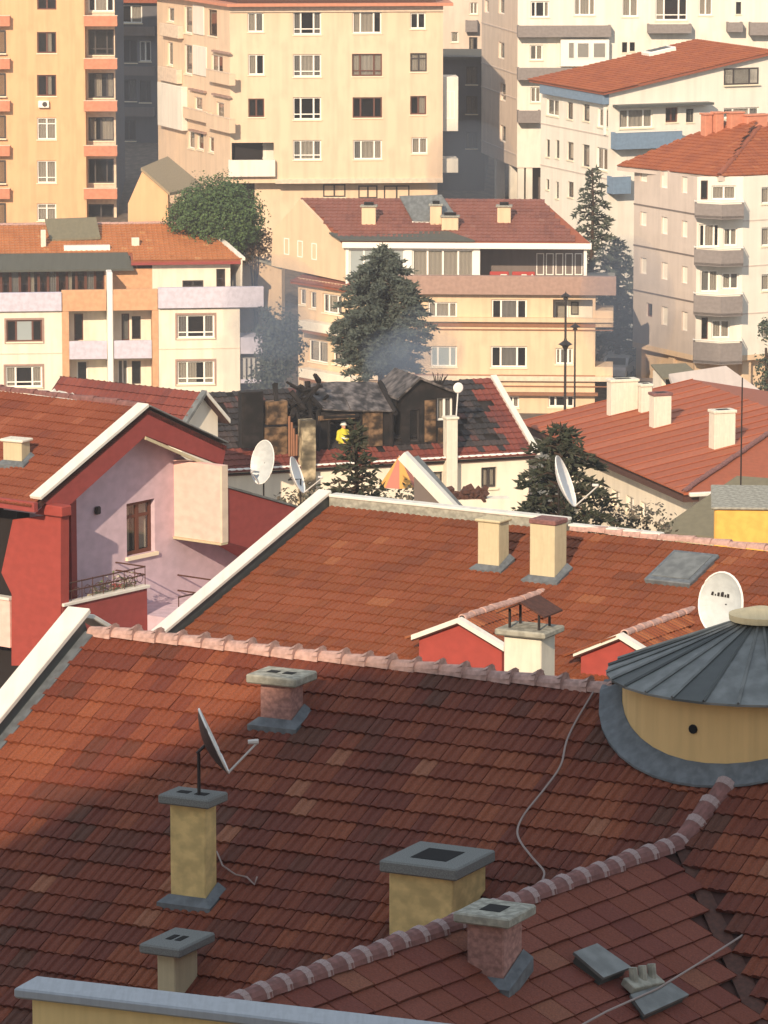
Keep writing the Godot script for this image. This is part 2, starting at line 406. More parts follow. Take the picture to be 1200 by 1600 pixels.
var tile_sets := {}
func tile_set(key: String, w: float, l: float, cols: Array, coarse: bool) -> Array:
	if tile_sets.has(key): return tile_sets[key]
	var prof := [[0.0, 0.006], [0.10, 0.026], [0.30, 0.026], [0.42, 0.004], [0.54, 0.006], [0.64, 0.025], [0.84, 0.024], [1.0, 0.006]] if not coarse else [[0.0, 0.012], [0.25, 0.04], [0.55, 0.006], [1.0, 0.012]]
	if key == "wing": prof = [[0.0, 0.004], [0.03, 0.014], [0.5, 0.017], [0.96, 0.014], [1.0, 0.002]]
	var out := []
	for c in cols:
		for k in (2 if not coarse else 1):
			var b := MB.new(); b.col = c
			var lift := 0.05 if coarse else 0.024 + 0.008 * k
			for i in range(1, prof.size()):
				var x0: float = prof[i - 1][0] * w; var x1: float = prof[i][0] * w
				var y0: float = prof[i - 1][1]; var y1: float = prof[i][1]
				b.quad(Vector3(x0, y0, 0), Vector3(x1, y1, 0), Vector3(x1, y1 + lift, l), Vector3(x0, y0 + lift, l), UP)
				b.quad(Vector3(x0, y0 + lift, l), Vector3(x1, y1 + lift, l), Vector3(x1, -0.01, l - 0.01), Vector3(x0, -0.01, l - 0.01), Vector3.BACK)
			b.quad(Vector3(w, 0, 0), Vector3(w, 0.012, 0), Vector3(w, 0.012 + lift, l), Vector3(w, 0, l), Vector3.RIGHT)
			out.append(b.mesh())
	tile_sets[key] = out
	return out
# lays tiles on the plane at o with axes a (along the courses) and b (down the slope); keep(point) says where
func lay(parent: Node, o: Vector3, a: Vector3, b: Vector3, au: float, av: float, bu: float, bv: float, tw: float, tl: float, set_: Array, keep: Callable, singles := 0, pale := 0.02):
	var n := b.cross(a); var spots := []
	var row := 0; var y := bu
	while y < bv:
		var x := au
		while x < av:
			var p := o + a * x + b * y
			if keep.call(p + a * tw * 0.5 + b * tl * 0.5): spots.append([p, x, y, row])
			x += tw
		y += tl; row += 1
	var order := []
	for s in spots:
		var q := seen(s[0]); var inside := q.x > 4 and q.x < 1196 and q.y > 4 and q.y < 1590
		order.append([CAM.distance_squared_to(s[0]) + (0.0 if inside else 1e6), s])
	if singles > 0: order.sort_custom(func(i, j): return i[0] < j[0])
	var st := SurfaceTool.new(); st.begin(Mesh.PRIMITIVE_TRIANGLES); var merged := 0
	for i in order.size():
		var s: Array = order[i][1]; var p: Vector3 = s[0]
		var g := grain.get_noise_3d(p.x * 1.6, p.y * 1.6, p.z * 1.6) * 1.5 + rng.randf_range(-0.35, 0.35)
		var m := set_.size()
		var k := clampi(int((g * 0.5 + 0.5) * (m - 1)), 0, m - 2)
		if rng.randf() < pale: k = m - 1
		var t := rng.randf_range(-0.012, 0.012)
		var bs := Basis(a, n, b) * Basis(UP, t) * Basis(Vector3.RIGHT, rng.randf_range(-0.012, 0.012))
		var x := Transform3D(bs, p + n * rng.randf_range(0.0, 0.008))
		if i < singles: add(parent, "tile", set_[k], M.tile, x)
		else:
			st.append_from(set_[k], 0, Transform3D(x.basis, x.origin - o)); merged += 1
	if merged:
		var r := add(parent, "tiles", st.commit(), M.tile, Transform3D(Basis(), o)); r.set_meta("kind", "stuff")
# half-round cap tiles from p to q; each is a part of its house
func caps(parent: Node, p: Vector3, q: Vector3, r: float, step: float, m: Material, mortar: Material = null, called := "ridge_tile", lip := 1.34):
	var d := (q - p).normalized(); var s := d.cross(UP).normalized(); var u := s.cross(d); var n := int(round(p.distance_to(q) / step)); step = p.distance_to(q) / n
	var mesh := MB.new(); var k := 7
	for j in k:
		var t := PI * j / k; var t2 := PI * (j + 1) / k
		var e := Vector3(cos(t), sin(t), 0); var e2 := Vector3(cos(t2), sin(t2), 0)
		mesh.quad(e * r, e2 * r, e2 * r * 1.22 + Vector3(0, 0, step * 1.06), e * r * 1.22 + Vector3(0, 0, step * 1.06), e + e2)
		mesh.quad(e * r * 1.22 + Vector3(0, 0, step * 1.06), e2 * r * 1.22 + Vector3(0, 0, step * 1.06), e2 * r * 0.9 + Vector3(0, 0, step * 1.06), e * r * 0.9 + Vector3(0, 0, step * 1.06), Vector3.BACK)
	var rim := MB.new()
	for j in k:
		var t := PI * j / k; var t2 := PI * (j + 1) / k
		var e := Vector3(cos(t), sin(t), 0); var e2 := Vector3(cos(t2), sin(t2), 0); var z0 := Vector3(0, 0, step * 0.82); var z1 := Vector3(0, 0, step * 1.1)
		rim.quad(e * r * 1.2 + z0, e2 * r * 1.2 + z0, e2 * r * (1.16 + (lip - 1.16) * sin((t + t2) / 2)) + z1, e * r * (1.16 + (lip - 1.16) * sin((t + t2) / 2)) + z1, e + e2)
		rim.quad(e * r * (1.16 + (lip - 1.16) * sin((t + t2) / 2)) + z1, e2 * r * (1.16 + (lip - 1.16) * sin((t + t2) / 2)) + z1, e2 * r * 0.95 + z1, e * r * 0.95 + z1, Vector3.BACK)
	var cm := mesh.mesh(); var rm := rim.mesh()
	for i in n:
		var x := Transform3D(Basis(s, u, -d) * Basis(UP, rng.randf_range(-0.05, 0.05)), p + d * step * i + u * rng.randf_range(-0.012, 0.012))
		x.basis = Basis(-x.basis.x, x.basis.y, -x.basis.z)
		var o := add(parent, called, cm, m, x)
		if mortar: add(o, "mortar", rm, mortar, x)
# a chimney whose front and side faces meet at the corner c; shaft to the height top
func chimney(parent: Node, c: Vector3, deg: float, w: float, d: float, top: float, shaft: Material, cap: Material, over := 0.11, thick := 0.13, holes := 2, skirt: Material = null, sink := 0.7) -> MeshInstance3D:
	var f := frame(c, deg); var h := top - c.y
	var o := bx(parent, "chimney", shaft, f, Vector3(-w, -sink, -d), Vector3(0, h, 0), 0.015)
	if cap:
		bx(o, "chimney_cap", cap, f, Vector3(-w - over, h, -d - over), Vector3(over, h + thick, over), 0.02)
		for i in holes:
			var cx := -w * (i + 0.5) / holes if holes > 1 else -w / 2
			var b := MB.new(); var hw := w * (0.16 if holes > 1 else 0.28); var hd := d * (0.2 if holes > 1 else 0.28)
			b.box(Vector3(cx - hw, h + thick * 0.4, -d / 2 - hd), Vector3(cx + hw, h + thick + 0.006, -d / 2 + hd))
			add(o, "flue_opening", b.mesh(), M.flue, f)
	if skirt:
		var b := MB.new()
		b.slab([Vector3(-w - 0.12, 0.03, 0.14), Vector3(0.14, 0.03, 0.14), Vector3(0.015, 0.12, 0.012), Vector3(-w - 0.015, 0.12, 0.012)], Vector3(0, -0.18, 0))
		b.slab([Vector3(0.14, 0.03, 0.14), Vector3(0.14, 0.06 + d * 0.4, -d), Vector3(0.012, 0.14 + d * 0.4, -d), Vector3(0.015, 0.12, 0.012)], Vector3(0, -0.16, 0))
		add(o, "flashing", b.mesh(), skirt, f)
	return o
func tall_as(c: Vector3, px: float, py: float) -> float: return PD(px, py, -c.z).y   # the height that shows at a pixel at c's distance

# ---------------------------------------------------------------- setting
func make_ground():
	var b := MB.new()
	var xs := [-1500, -400, -150, -80, -50, -30, -15, 0, 15, 30, 50, 80, 150, 400, 1500]
	var zs := [60, 30, 0, -30, -60, -75, -90, -105, -120, -150, -180, -215, -250, -285, -310, -330, -340, -350, -385, -420, -560, -700, -1100, -1500]
	for i in range(1, xs.size()):
		for j in range(1, zs.size()):
			var p := []
			for q in [[i - 1, j - 1], [i, j - 1], [i, j], [i - 1, j]]:
				var z: float = zs[q[1]]
				p.append(Vector3(xs[q[0]], ground_at(z), z))
			b.quad(p[0], p[1], p[2], p[3], UP)
	structure(add(self, "ground", b.mesh(), M.soil))
	# the lane between the blocks, on the right
	var l := []
	for e in [[955, 210], [1012, 210], [1020, 330], [945, 330]]:
		var q := PD(e[0], 580, e[1]); l.append(Vector3(q.x, ground_at(q.z) + 0.06, q.z))
	var r := MB.new()
	for k in 8:
		var t := k / 8.0; var t2 := (k + 1) / 8.0
		var q := [l[0].lerp(l[3], t), l[1].lerp(l[2], t), l[1].lerp(l[2], t2), l[0].lerp(l[3], t2)]
		for i in 4: q[i].y = ground_at(q[i].z) + 0.05
		r.quad(q[0], q[1], q[2], q[3], UP)
	structure(add(self, "road", r.mesh(), M.asphalt))

var near_plane: Plane
var mid_plane: Plane
var wing_plane: Plane
var ridge_l: Vector3
var ridge_r: Vector3
const NEAR_DEG := 27.0
func tones(list: Array) -> Array: return list.map(func(q): return Color(q[0], q[1], q[2]))

func near_house():
	ridge_l = PY(118, 985, CAM.y - 12.0); ridge_r = PY(945, 1078, CAM.y - 12.0)
	var a := (ridge_r - ridge_l).normalized(); var bh := Vector3(-a.z, 0, a.x)
	var b := (bh - UP * 0.5).normalized(); var n := b.cross(a)
	near_plane = Plane(n, n.dot(ridge_l))
	var gy := ground_at(-55.0)
	var base := ridge_l + a * 5.0; base.y = gy
	var h := thing("tiled_house", "nearest house with shaded brown tiled roof, round turret and plastered chimneys", "house", base)
	# wing with its own ridge towards the viewer
	var w0 := PP(1062, 1318, near_plane); var w1 := PY(340, 1578, w0.y)
	var wd := (w1 - w0).normalized(); var wf := Vector3(wd.z, 0, -wd.x); w1 = w0 + wd * (w0.distance_to(w1) + 0.7)
	var wb := (wf - UP * 0.5).normalized()
	wing_plane = Plane(wb.cross(-wd), wb.cross(-wd).dot(w0))
	var wing_height := func(p: Vector3) -> float:
		var t := (p - w0).dot(wd)
		return w0.y - 0.5 * absf((p - w0).dot(wf)) if t > -0.01 and t < w0.distance_to(w1) + 0.1 else (w0.y - 0.5 * absf((p - w0).dot(wf)) if t <= 0.0 and false else -999.0)
	var main_height := func(p: Vector3) -> float: return ridge_l.y - 0.5 * (p - ridge_l).dot(bh)
	# roof decks under the tiles
	var deck := MB.new(); var back := (-bh - UP * 0.5).normalized()
	var far := 15.0; var low := 10.0
	deck.slab([Vector3.ZERO, a * far, a * far + b * low, b * low].map(func(q): return q - n * 0.03), -UP * 0.16)
	deck.slab([Vector3.ZERO, a * far, a * far + back * 5.0, back * 5.0].map(func(q): return q - UP * 0.04), -UP * 0.16)
	var roof := add(h, "roof", deck.mesh(), M.underlay, Transform3D(Basis(), ridge_l))
	var cols := tones([[0.120, 0.042, 0.020], [0.140, 0.036, 0.017], [0.167, 0.038, 0.016], [0.200, 0.047, 0.019], [0.232, 0.057, 0.021], [0.265, 0.067, 0.025], [0.297, 0.080, 0.030], [0.330, 0.124, 0.061]])
	var set_ := tile_set("near", 0.25, 0.345, cols, false)
	var tz := PD(1188, 1102, 55.9)
	var keep_main := func(p: Vector3) -> bool:
		if p.y - 0.05 < wing_height.call(p): return false
		return Vector2(p.x - tz.x, p.z - tz.z).length() > 1.85
	lay(roof, ridge_l + n * 0.0, a, b, 0.3, 14.5, 0.08, 9.6, 0.25, 0.345, set_, keep_main, 190, 0.010)
	# wing deck, tiles, gable wall
	var wl := w0.distance_to(w1) + 0.0; var wdk := MB.new()
	var wb2 := (-wf - UP * 0.5).normalized()
	for e in [wb, wb2]:
		wdk.slab([-wd * 0.0, wd * wl, wd * wl + e * 5.2, e * 5.2 - wd * 0.0].map(func(q): return q - UP * 0.05), -UP * 0.14)
	var wroof := add(h, "wing_roof", wdk.mesh(), M.underlay, Transform3D(Basis(), w0))
	var keep_wing := func(p: Vector3) -> bool: return p.y > main_height.call(p) + 0.10
	var wset := tile_set("wing", 0.42, 0.345, tones([[0.170, 0.038, 0.022], [0.195, 0.045, 0.024], [0.215, 0.051, 0.026], [0.230, 0.060, 0.032], [0.260, 0.088, 0.044]]), false)
	lay(wroof, w0 + wd * wl, -wd, wb, 0.0, wl, 0.1, 4.4, 0.42, 0.345, wset, keep_wing, 105, 0.02)
	lay(wroof, w0, wd, wb2, 0.0, wl, 0.1, 4.4, 0.42, 0.345, wset, keep_wing, 0, 0.02)
	# valley sheet between the two roofs
	var vd := (near_plane.normal.cross(wing_plane.normal)).normalized()
	if vd.y > 0: vd = -vd
	var vs := vd.cross(UP).normalized() * 0.15
	slab(h, "valley_sheet", [w0 + UP * 0.02 - vs * 0.6, w0 + UP * 0.02 + vs * 0.6, w0 + vd * 5.0 + vs + UP * 0.05, w0 + vd * 5.0 - vs + UP * 0.05], -UP * 0.05, M.rust)
	# ridges
	caps(h, ridge_l + a * 0.25 - UP * 0.02, ridge_l + a * 14.0 - UP * 0.02, 0.115, 0.36, M.cap_pink, M.cap_pink, "ridge_tile", 1.75)
	caps(h, w1 - UP * 0.02, w0 - UP * 0.02, 0.12, 0.36, M.cap_brown, M.mortar)
	var hp := PP(1135, 1232, near_plane) + n * 0.02
	caps(h, w0 + n * 0.0, hp, 0.12, 0.36, M.cap_brown, M.mortar, "hip_tile")
	# white verge coping at the open end, and its grey inner flashing
	var vm := Transform3D(Basis(a, n, b), ridge_l)
	bx(h, "verge_coping", M.flashing_white, vm, Vector3(-0.12, 0.22, -0.15), Vector3(0.24, 0.30, low), 0.012)
	bx(h, "verge_wall", M.zinc_dark, vm, Vector3(-0.06, -0.25, 0.0), Vector3(0.2, 0.219, low - 0.1))
	bx(h, "verge_gutter", M.lead, vm, Vector3(0.2, -0.02, 0.05), Vector3(0.36, 0.05, low - 0.2))
	var vb := Transform3D(Basis(-a, -back.cross(a), back), ridge_l)
	bx(h, "verge_coping", M.flashing_white, vb, Vector3(-0.2, 0.2, 0.06), Vector3(0.1, 0.27, 4.5), 0.012)
	# walls
	var f := frame(Vector3(ridge_l.x, gy, ridge_l.z), NEAR_DEG)
	f.basis = Basis(a, UP, bh); var rh := ridge_l.y - gy
	var wm := MB.new()
	wm.slab([Vector3(0, rh - 0.3, 0), Vector3(0, rh - 4.5, 8.4), Vector3(0, -0.5, 8.4), Vector3(0, -0.5, -4.0), Vector3(0, rh - 2.3, -4.0)], Vector3(far - 0.2, 0, 0))
	add(h, "wall", wm.mesh(), M.ochre, f)
	var wf2 := Transform3D(Basis(-wd, UP, wf), w1); var wm2 := MB.new()
	var wh := w1.y - gy
	wm2.slab([Vector3(0, -0.28, 0), Vector3(0, -2.5, 4.5), Vector3(0, -wh, 4.5), Vector3(0, -wh, -4.5), Vector3(0, -2.5, -4.5)], Vector3(wl - 0.3, 0, 0))
	add(h, "wing_wall", wm2.mesh(), M.ochre, wf2 * Transform3D(Basis(), Vector3(0.3, 0, 0)))
	# chimneys
	var c := PP(321, 1418, near_plane)
	var ch := chimney(h, c, NEAR_DEG, 0.50, 0.30, tall_as(c, 321, 1261), M.ochre_stain, M.concrete_grey, 0.11, 0.12, 2, M.lead)
	ch.set_meta("label", "tall stained ochre chimney carrying a satellite dish")
	c = PP(455, 1139, near_plane)
	chimney(h, c, NEAR_DEG, 0.46, 0.34, tall_as(c, 455, 1071), M.brick_pink, M.concrete, 0.14, 0.12, 2, M.lead).set_meta("label", "short pink chimney with a pale cap on the ridge side")
	c = PP(274, 1580, near_plane)
	chimney(h, c, NEAR_DEG, 0.25, 0.56, tall_as(c, 274, 1491), M.chimney_grey, M.concrete_grey, 0.16, 0.12, 2)
	c = PP(707, 1478, near_plane)
	chimney(h, c, NEAR_DEG, 0.86, 0.92, tall_as(c, 707, 1374), M.ochre_stain, M.concrete_grey, 0.09, 0.15, 1).set_meta("label", "wide yellow chimney with one large flue opening")
	c = PP(786, 1545, wing_plane)
	chimney(h, c, NEAR_DEG, 0.45, 0.50, tall_as(c, 786, 1447), M.brick_pink, M.concrete, 0.12, 0.12, 1, M.lead).set_meta("label", "dark pink chimney on the wing roof with lead skirt")
	var rb := ridge_l - bh * 1.2
	c = PD(845, 1066, 59.6)
	var wc := chimney(h, c, NEAR_DEG, 0.56, 0.46, tall_as(c, 845, 997), M.chimney_white, M.concrete, 0.1, 0.09, 0)
	wc.set_meta("label", "white chimney with a rusty pitched metal cowl")
	var cf := frame(Vector3(c.x, tall_as(c, 845, 997) + 0.09, c.z), NEAR_DEG)
	for e in [[-0.5, -0.06], [-0.06, -0.06], [-0.5, -0.4], [-0.06, -0.4]]:
		bx(wc, "cowl_post", M.steel_dark, cf, Vector3(e[0] - 0.014, -0.01, e[1] - 0.014), Vector3(e[0] + 0.014, 0.26, e[1] + 0.014))
	var cw := MB.new()
	cw.slab([Vector3(-0.64, 0.22, 0.08), Vector3(-0.28, 0.40, 0.08), Vector3(-0.28, 0.40, -0.52), Vector3(-0.64, 0.22, -0.52)], UP * -0.02)
	cw.slab([Vector3(-0.28, 0.40, 0.08), Vector3(0.08, 0.22, 0.08), Vector3(0.08, 0.22, -0.52), Vector3(-0.28, 0.40, -0.52)], UP * -0.02)
	add(wc, "cowl_roof", cw.mesh(), M.rust, cf)
	# turret
	var tx := Transform3D(Basis(), Vector3(tz.x, CAM.y - 12.9, tz.z))
	var dr := MB.new(); dr.lathe([Vector2(1.76, -1.2), Vector2(1.76, 1.24)], 48)
	var tur := add(h, "turret", dr.mesh(), M.drum, tx); tur.set_meta("label", "round ochre turret with grey metal cone roof")
	var sheets := 28
	for k in sheets:
		var t := TAU * k / sheets; var t2 := TAU * (k + 1) / sheets; var sm := MB.new(); var rr := 1.97; var rt := 0.3
		var y0 := 1.24; var y1 := 1.9
		var e := Vector3(cos(t), 0, sin(t)); var e2 := Vector3(cos(t2), 0, sin(t2))
		sm.slab([e * rr + UP * y0, e2 * rr + UP * y0, e2 * rt + UP * y1, e * rt + UP * y1], UP * -0.03)
		sm.tube([e * rr + UP * (y0 + 0.012), e * rt + UP * (y1 + 0.012)], 0.022, 0.018, 4)
		add(tur, "roof_sheet", sm.mesh(), M.zinc if k % 3 else M.zinc_dark, tx)
	var fin := MB.new(); fin.lathe([Vector2(0.0, 1.86), Vector2(0.30, 1.86), Vector2(0.30, 1.90), Vector2(0.41, 1.93), Vector2(0.42, 2.01), Vector2(0.12, 2.09), Vector2(0.0, 2.1)], 24)
	add(tur, "finial_cap", fin.mesh(), M.chimney_grey, tx)
	var hole := hz(frame(Vector3(tz.x, tx.origin.y, tz.z + 1.76 * 0.88), 0), 1078, 1137)
	var ang := atan2(0.88, hole.x / 1.76); var ho := MB.new()
	var hp2 := Vector3(cos(ang) * 1.755, tall_as(Vector3(0, 0, tz.z + 1.4), 1078, 1137) - tx.origin.y, sin(ang) * 1.755)
	ho.tube([hp2 * Vector3(0.99, 1, 0.99), hp2 * Vector3(1.012, 1, 1.012)], 0.06, 0.06, 10)
	add(tur, "vent_hole", ho.mesh(), M.flue, tx)
	# lead skirt round the foot of the drum, following the slope
	var m := 40
	for k in m:
		var t := TAU * k / m; var t2 := TAU * (k + 1) / m; var lm := MB.new(); var q := []
		for e in [[t, 1.767, 0.17], [t2, 1.767, 0.17], [t2, 2.06, 0.10], [t, 2.06, 0.10]]:
			var p := Vector3(tz.x + cos(e[0]) * e[1], 0, tz.z + sin(e[0]) * e[1])
			var dist := (p - ridge_l).dot(bh); p.y = ridge_l.y - 0.5 * absf(dist) + e[2] + (0.06 if absf(dist) < 0.3 else 0.0)
			q.append(p - tx.origin)
		lm.slab(q, UP * -0.03); add(tur, "skirt_sheet", lm.mesh(), M.lead, tx)
	# block behind the camera whose gabled top shades this roof
	var prof := []
	for e in [PP(0, 1312, near_plane), PP(470, 1076, near_plane), ridge_r + UP * 0.8]:
		var t: float = (6.0 - e.z) / -SUN.z; prof.append(e - SUN * t)
	var dx: Vector3 = prof[1] - prof[0]; var slope := dx.y / dx.x; var top: float = prof[2].y
	var px1: float = prof[0].x + (top - prof[0].y) / slope
	var ol := px1 - 14.0; var outline := [Vector3(ol, top - 14.0 * slope, 6), Vector3(px1, top, 6), Vector3(30, top, 6), Vector3(30, 22, 6), Vector3(ol, 22, 6)]
	var blk := thing("apartment_block", "tall plastered apartment block out of view behind the camera, shading the nearest roof", "building", Vector3(0, ground_at(10), 10))
	slab(blk, "wall", outline, Vector3(0, 0, 10), M.cream)
	# low parapet in the very foreground
	var q0 := PD(36, 1541, 44.6); var q1 := PY(552, 1601, q0.y); var pd := (q1 - q0).normalized(); var pf := Transform3D(Basis(pd, UP, Vector3(-pd.z, 0, pd.x)), q0)
	var pw := thing("parapet_wall", "cream plastered parapet wall with blue-grey metal coping in the lower left corner", "wall", Vector3(q0.x, gy, q0.z))
	bx(pw, "wall", M.ochre, pf, Vector3(0.1, gy - q0.y - 0.3, -0.32), Vector3(6.5, -0.11, 0), 0.01)
	bx(pw, "coping", M.coping, pf, Vector3(-0.06, -0.108, -0.42), Vector3(6.6, 0.0, 0.1), 0.02)

# ---------------------------------------------------------------- the sunlit roof behind the near ridge
func middle_house():
	var kl := PY(505, 786, CAM.y - 16.0); var kr := PY(1200, 859, CAM.y - 16.0)
	var a := (kr - kl).normalized(); var bh := Vector3(-a.z, 0, a.x); var s := 0.32
	var b := (bh - UP * s).normalized(); var n := b.cross(a); mid_plane = Plane(n, n.dot(kl))
	var gy := ground_at(-90.0); var base := kl + a * 6.0; base.y = gy
	var h := thing("tiled_house", "house with sunlit orange tiled roof, white verge and two red gabled dormers", "house", base)
	var deg := rad_to_deg(atan2(a.z, a.x))
	var back := (-bh - UP * s).normalized(); var dk := MB.new(); var far := 16.0; var low := 11.0
	dk.slab([Vector3.ZERO, a * far, a * far + b * low, b * low].map(func(q): return q - n * 0.04), UP * -0.15)
	dk.slab([Vector3.ZERO, a * far, a * far + back * 6.0, back * 6.0].map(func(q): return q - UP * 0.05), UP * -0.15)
	var roof := add(h, "roof", dk.mesh(), M.underlay, Transform3D(Basis(), kl))
	var set_ := tile_set("mid", 0.27, 0.36, tones([[0.202, 0.051, 0.017], [0.228, 0.056, 0.018], [0.248, 0.063, 0.019], [0.269, 0.070, 0.021], [0.283, 0.077, 0.025], [0.334, 0.106, 0.038]]), false)
	lay(roof, kl, a, b, 0.25, 15.5, 0.12, 10.6, 0.27, 0.36, set_, func(_p): return true, 240, 0.004)
	# white verge and ridge flashing
	var vm := Transform3D(Basis(a, n, b), kl)
	bx(h, "verge_coping", M.flashing_white, vm, Vector3(-0.12, 0.2, -0.1), Vector3(0.2, 0.28, low), 0.012)
	bx(h, "verge_wall", M.zinc_dark, vm, Vector3(-0.08, -0.25, 0.0), Vector3(0.16, 0.199, low - 0.1))
	var rf := Transform3D(Basis(a, UP, bh), kl)
	bx(h, "ridge_coping", M.flashing_white, rf, Vector3(0.2, 0.16, -0.2), Vector3(6.0, 0.22, 0.1), 0.012)
	bx(h, "ridge_wall", M.concrete, rf, Vector3(0.2, -0.12, -0.15), Vector3(6.0, 0.159, 0.07))
	bx(h, "ridge_coping", M.flashing_white, rf, Vector3(6.05, 0.06, -0.16), Vector3(8.2, 0.11, 0.06), 0.01)
	caps(h, kl + a * 6.1, kl + a * 15.5, 0.1, 0.4, M.cap_pink)
	# chimneys
	var c := PP(779, 893, mid_plane)
	chimney(h, c, deg, 0.50, 0.42, tall_as(c, 779, 818), M.chimney_grey, M.chimney_grey, 0.05, 0.06, 0, M.lead)
	c = PP(866, 911, mid_plane)
	var c2 := chimney(h, c, deg, 0.58, 0.5, tall_as(c, 866, 822), M.chimney_grey, M.cap_brown, 0.02, 0.1, 0, M.lead)
	c2.set_meta("label", "taller grey chimney with reddish cap")
	# roof window
	var wp := PP(1066, 893, mid_plane); var wx := Transform3D(Basis(a, n, b), wp)
	var rw := bx(h, "roof_window", M.lead, wx, Vector3(-0.52, -0.05, -0.66), Vector3(0.52, 0.12, 0.66), 0.02)
	bx(rw, "pane", M.zinc, wx, Vector3(-0.42, 0.1, -0.54), Vector3(0.42, 0.132, 0.5))
	# dormers
	for e in [[[650, 990], [727, 968], [789, 1000], 1046, "red gabled dormer beside the white cowled chimney"], [[903, 1019], [985, 993], [1040, 1022], 1064, "red gabled dormer partly behind the turret cone"]]:
		var fp := PP(e[1][0], e[3], mid_plane); var f := frame(fp, deg)
		var l := hz(f, e[0][0], e[0][1] + 6); var t := hz(f, e[1][0], e[1][1] + 5); var rr := hz(f, e[2][0], e[2][1] + 6)
		var hw := (rr.x - l.x) / 2 * 0.93; t.x = (l.x + rr.x) / 2; var ey := (l.y + rr.y) / 2
		var mb := MB.new(); var deep := t.y / s + 0.6
		mb.slab([Vector3(t.x - hw, -0.5, 0), Vector3(t.x + hw, -0.5, 0), Vector3(t.x + hw, ey, 0), Vector3(t.x, t.y - 0.02, 0), Vector3(t.x - hw, ey, 0)], Vector3(0, 0, -1.4))
		var d := add(h, "dormer", mb.mesh(), M.red_wall, f); d.set_meta("label", e[4])
		for sg in [-1.0, 1.0]:
			var o := Vector3(t.x, t.y + 0.03, 0.1); var lo := Vector3(t.x + sg * hw * 1.12, ey - 0.05, 0.1)
			var dd := MB.new(); dd.slab([o, lo, lo + Vector3(0, 0, -deep), o + Vector3(0, 0, -deep)], UP * -0.06)
			add(d, "dormer_roof", dd.mesh(), M.underlay, f)
			var vv := MB.new(); vv.slab([o + Vector3(0, 0.07, 0.02), lo + Vector3(0, 0.07, 0.02), lo + Vector3(0, 0.07, -0.16), o + Vector3(0, 0.07, -0.16)], UP * -0.1)
			add(d, "verge_coping", vv.mesh(), M.flashing_white, f)
			var ga := f * o; var dn: Vector3 = f.basis * (lo - o).normalized(); var al: Vector3 = f.basis.z * (1.0 if sg < 0 else -1.0)
			var st: Vector3 = ga - f.basis.z * deep if sg < 0 else ga - f.basis.z * 0.2
			lay(d, st + UP * 0.03, al, dn, 0.0, deep - 0.2, 0.05, (lo - o).length() - 0.1, 0.27, 0.3, set_, func(p): return mid_plane.normal.dot(p) - mid_plane.d > 0.02, 0, 0.3)
		caps(d, f * Vector3(t.x, t.y + 0.06, -deep), f * Vector3(t.x, t.y + 0.06, -0.1), 0.08, 0.36, M.cap_pink)
	# body
	var wm := MB.new(); var rh := kl.y - gy
	wm.slab([Vector3(0, rh - 0.25, 0), Vector3(0, rh - 3.4, 9.6), Vector3(0, -0.5, 9.6), Vector3(0, -0.5, -5.0), Vector3(0, rh - 1.9, -5.0)], Vector3(far - 0.3, 0, 0))
	add(h, "wall", wm.mesh(), M.red_wall, Transform3D(Basis(a, UP, bh), Vector3(kl.x, gy, kl.z)))
	# yellow wall beyond the ridge
	var yp := PD(1116, 853, 99.0); var yf := frame(Vector3(yp.x, ground_at(-99.0), yp.z), deg - 28)
	var yr := prect(yf, 1116, 797, 1260, 870); var yh := thing("garden_store", "flat ochre-yellow box wall behind the sunlit orange ridge", "building", yf.origin)
	bx(yh, "wall", M.yellow_wall, yf, Vector3(0, -0.3, -3), Vector3(yr.size.x, yr.end.y, 0), 0.05)
	bx(yh, "coping", M.concrete, yf, Vector3(-0.08, yr.end.y + 0.002, -3.08), Vector3(yr.size.x + 0.08, yr.end.y + 0.06, 0.05), 0.02)

